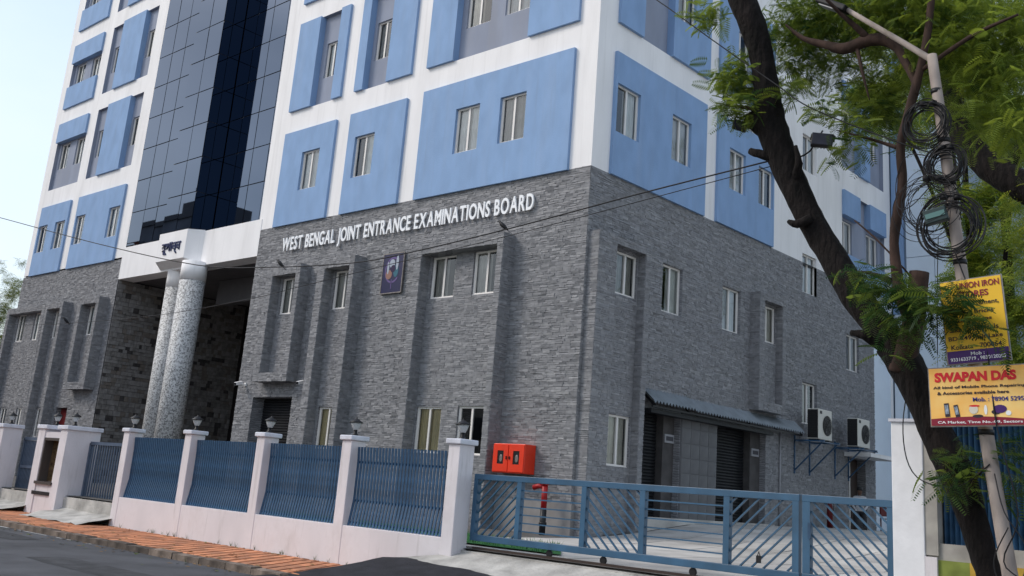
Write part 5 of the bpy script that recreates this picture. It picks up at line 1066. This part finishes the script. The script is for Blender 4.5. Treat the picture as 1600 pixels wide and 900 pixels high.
# ------------------------------------------------------------------ shop boards on the pole
def board(label, name, corners, y0, rows, bands, art=None, grad=None):
    """flat printed board; local x right, z up, lower-left origin; corners give size and tilt"""
    (xl, zl), w_, h_, tilt = corners
    t = thing(name, label, 'sign', (xl, y0, zl)); t.rotation_euler = (0, rad(tilt), 0)
    m = MB(); m.box(0, w_, 0, .022, 0, h_); m.build('board', bands[0], t)
    m = MB(); m.box(-.012, w_+.012, .005, .03, -.012, -.0005); m.box(-.012, w_+.012, .005, .03, h_+.0005, h_+.012); m.box(-.012, -.0005, .005, .03, -.0005, h_+.0005); m.box(w_+.0005, w_+.012, .005, .03, -.0005, h_+.0005); m.build('rim', STEEL, t)
    for (a, b, mm_) in bands[1:]: q = MB(); q.box(.002, w_-.002, -.003, -.0005, a*h_, b*h_); q.build('colour_band', mm_, t)
    for (s, cx, cz, hh, ww, mm_, offs) in rows:
        me = text_mesh(s, 1., .004, offs, 'lettering'); mn, mxx, _ = bounds(me); kx = ww*w_/(mxx[0]-mn[0]); kz = hh*h_/(mxx[1]-mn[1]); bpy.data.meshes.remove(me)
        words = s.split(' ')
        for k_, wd_ in enumerate(words):
            me = text_mesh(wd_, 1., .004, offs, 'lettering'); a0, a1, _ = bounds(me); pm_ = text_mesh(' '.join(words[:k_+1]), 1., .004, offs, 'tmp'); b1 = bounds(pm_)[1]; bpy.data.meshes.remove(pm_)
            me.materials.clear(); me.materials.append(mm_); o = link('lettering', me, t); o.rotation_euler = (math.pi/2, 0, 0); o.scale = (kx, kz, .5)
            o.location = (cx*w_-(mn[0]+mxx[0])/2*kx+(b1[0]-a1[0])*kx, -.0045, cz*h_-(mn[1]+mxx[1])/2*kz)
    if art: art(t, w_, h_)
    return t
YEL = mat('print_yellow', (.80, .48, .03), rough=.45, var=.08, vscale=2); PUR = mat('print_purple', (.055, .012, .13), rough=.45); MAR = mat('print_maroon', (.22, .01, .03), rough=.5); INK = mat('print_ink', (.03, .02, .03), rough=.5)
ORG = mat('print_orange', (.85, .40, .06), rough=.45, rgb2=(.90, .62, .22), vscale=2.2); REDP = mat('print_red', (.62, .01, .02), rough=.45); WHP = mat('print_white', (.8, .8, .8), rough=.5); BLP = mat('print_blue', (.03, .03, .22), rough=.5)
board('yellow and purple building-materials board tied to the pole above another', 'shop_board', ((12.225, 3.085), .665, .95, -4.0), -8.52,
      [('UNION IRON', .62, .93, .075, .70, MAR, .02), ('STORES', .52, .82, .075, .52, MAR, .02), ('Rod, Cement,', .60, .70, .06, .66, INK, .01), ('Sand, Bricks', .52, .60, .055, .62, INK, .01), ('Stone Chips', .46, .505, .055, .66, INK, .01), ('Sika Chemicals', .48, .405, .058, .80, INK, .008), ('BD-249, Salt Lake', .49, .295, .058, .88, INK, .008), ('Kolkata - 700064', .49, .195, .058, .82, INK, .008), ('Mob :', .50, .105, .04, .22, WHP, .01), ('9331633719 , 9830120202', .50, .045, .048, .90, WHP, .01)],
      [YEL, (0.0, .15, PUR)])
def phone_art(t, w_, h_):
    for (x, z, s, a) in ((.17, .27, 1.0, -4), (.27, .25, .9, -10)):
        q = MB(); q.box(-.026*s, .026*s, -.006, -.001, -.075*s, .075*s); o = q.build('printed_phone', INK, t); o.location = (x*w_, 0, z*h_); o.rotation_euler = (0, rad(a), 0)
        q = MB(); q.box(-.019*s, .019*s, -.009, -.0065, -.045*s, .055*s); q.build('screen', mat('print_screen', (.25, .3, .36), rough=.4, var=.5, vscale=30), o)
    for (cx, cz, rx, rz, mm_, lab) in ((.44, .27, .05, .055, mat('print_pale', (.65, .6, .5), rough=.5), 'printed_ring'), (.42, .26, .028, .03, BLP, 'printed_disc'), (.70, .27, .075, .05, PUR, 'printed_gadget'), (.66, .22, .05, .03, INK, 'printed_gadget'), (.48, .155, .06, .02, INK, 'printed_cable'), (.78, .2, .03, .03, WHP, 'printed_plug'), (.56, .26, .018, .06, WHP, 'printed_card'), (.45, .33, .06, .012, REDP, 'printed_swirl')):
        q = MB(); disc(q, cx*w_, cz*h_, rx*w_*.9, rz*h_*1.4, -.004-cx*.001, n=14); q.build(lab, mm_, t)
    q = MB(); n = 14
    for i in range(n):
        a, b = i/n, (i+1)/n; f = lambda s: h_*(.12+.045*math.sin(math.pi*s)-.03*s); q.poly([(.002+a*(w_-.004), -.0035, .002), (.002+b*(w_-.004), -.0035, .002), (.002+b*(w_-.004), -.0035, f(b)), (.002+a*(w_-.004), -.0035, f(a))])
    q.build('colour_band', MAR, t)
board('orange phone-repair board with big red SWAPAN DAS lettering on the pole', 'shop_board', ((12.04, 2.39), 1.06, .64, -1.6), -8.58,
      [('SWAPAN DAS', .47, .84, .17, .82, REDP, .05), ('All kind of Mobile Phone Repairing', .50, .655, .06, .92, INK, .02), ('& Accessories available here', .44, .56, .055, .72, INK, .02), ('Mob. : 78904 52951', .70, .44, .075, .52, BLP, .012), ('CA Market, Time No.-09, Sectors 1,', .52, .055, .05, .90, WHP, .015)],
      [ORG], phone_art)

# ------------------------------------------------------------------ floodlights, birds
def flood(label, loc, rot, s):
    t = thing('floodlight', label, 'floodlight', loc, 'floodlights in the tree'); t.rotation_euler = rot
    m = MB(); m.box(-.19*s, .19*s, -.04, .04, -.13*s, .13*s); o = m.build('body', BLACK, t, .012)
    for k in range(7): m = MB(); m.box(-.17*s+k*.053*s, -.155*s+k*.053*s, .0401, .07, -.12*s, .12*s); m.build('fin', BLACK, o)
    m = MB(); m.box(-.17*s, .17*s, -.046, -.0405, -.11*s, .11*s); m.build('glass', mat('flood_glass', (.02, .02, .03), rough=.2), t)
    m = MB(); m.bar((-.2*s, .0, 0), (-.2*s, .09, .18*s), .02); m.bar((.2*s, .0, 0), (.2*s, .09, .18*s), .02); m.bar((-.2*s, .09, .18*s), (.2*s, .09, .18*s), .02); m.build('bracket', BLACK, t)
flood('black floodlight fixed to the knob on the leaning trunk', (9.33, -8.25, 6.62), (rad(25), rad(20), rad(30)), .55)
flood('black floodlight hanging from a twig right of the leaning trunk', (10.60, -8.3, 6.15), (rad(-10), rad(8), rad(25)), .74)
limb_ = [(10.165, -8.2, 6.0, .012), (10.4, -8.25, 6.05, .012), (10.6, -8.28, 6.3, .012)]
limb('branch', limb_, BARK, T1, 6, .05, 3, TO)
def bird(label, loc, rz):
    t = thing('crow', label, 'bird', loc, 'crows on the overhead cable', rz); t.scale = (.55, .55, .55)
    m = MB(); pts = [(.20, 0, -.10), (.12, 0, -.03), (.03, 0, .05), (-.05, 0, .12), (-.10, 0, .18), (-.14, 0, .215), (-.19, 0, .21)]
    m.tube(pts, [.012, .045, .07, .065, .042, .038, .008], 10); m.build('body', mat('crow_black', (.008, .008, .010), rough=.5), t)
    for s in (-1, 1):
        m = MB(); m.poly([(-.04, s*.06, .12), (.06, s*.075, .06), (.24, s*.03, -.07), (.10, s*.06, -.01)]); m.poly([(-.04, s*.052, .12), (.10, s*.05, -.01), (.24, s*.02, -.07), (.06, s*.06, .06)]); m.build('wing', MATS['crow_black'], t)
        m = MB(); m.tube([(.02, s*.025, 0), (.015, s*.025, -.07)], [.008, .006], 5); m.build('leg', BLACK, t)
    m = MB(); m.tube([(-.18, 0, .213), (-.245, 0, .20)], [.014, .003], 6); m.build('beak', BLACK, t)
    m = MB(); m.poly([(.17, -.03, -.08), (.32, -.045, -.20), (.33, .045, -.20), (.17, .03, -.08)]); m.poly([(.17, -.03, -.085), (.17, .03, -.085), (.33, .045, -.205), (.32, -.045, -.205)]); m.build('tail', MATS['crow_black'], t)
bird('crow on the overhead cable in front of the narrow stone box window', (-1.55, -8.3, 5.57), rad(20))
bird('crow on the overhead cable just under the word BOARD', (4.85, -8.3, 5.63), rad(15))
bird('crow on the thin cable at the left wing', (-12.0, -8.0, 4.97), rad(60))

# ------------------------------------------------------------------ houses across the road, seen only in the glass
def house(label, x0, x1, y1, h, wallm, roofm, storeys, gable=False):
    y0 = y1-12; t = thing('facing_house', label, 'house', ((x0+x1)/2, y1, -.5), 'houses across the road'); cx = (x0+x1)/2; m = MB(); m.box(x0-cx, x1-cx, -12, 0, 0, h); m.build('wall', wallm, t)
    m = MB()
    if gable:
        m.poly([(x0-cx-.6, .6, h), (x1-cx+.6, .6, h), (x1-cx+.6, -6, h+3), (x0-cx-.6, -6, h+3)]); m.poly([(x0-cx-.6, -12.6, h), (x0-cx-.6, -6, h+3), (x1-cx+.6, -6, h+3), (x1-cx+.6, -12.6, h)])
    else:
        m.box(x0-cx-.2, x1-cx+.2, -12.2, .2, h, h+.5); m.box(-2.5, 1.5, -7, -3, h+.5, h+3.2); m.lathe([(.9, h+3.2), (.9, h+4.8)], (-1, -5, 0), 12)
    m.build('roof', roofm, t); n = int((x1-x0)/3.2)
    for j in range(storeys):
        for i in range(n):
            wx = x0-cx+1.2+i*3.2; wz = 1.2+j*h/storeys; m = MB(); m.box(wx, wx+1.4, .001, .06, wz, wz+1.5); m.build('window', mat('far_window', (.03, .035, .045), rough=.2), t)
house('red roofed house across the road reflected in the left glass', -98, -84.5, -29, 24.5, mat('house_buff', (.45, .40, .34), rough=.9, var=.2, vscale=.5), mat('house_red_roof', (.50, .10, .06), rough=.8, var=.2, vscale=2), 6, True)
house('dark grey block across the road reflected in the middle glass', -84, -71, -29, 25.5, mat('house_grey', (.28, .28, .30), rough=.9, var=.2, vscale=.5), mat('house_flat_roof', (.2, .19, .19), rough=.9), 6)
house('pale block across the road reflected in the right glass', -70, -50, -30, 23, mat('house_pale', (.42, .40, .39), rough=.9, var=.15, vscale=.5), MATS['house_flat_roof'], 6)
house('low buff house across the road reflected in the stone wing windows', -48, -20, -31, 12, MATS['house_buff'], MATS['house_flat_roof'], 3)
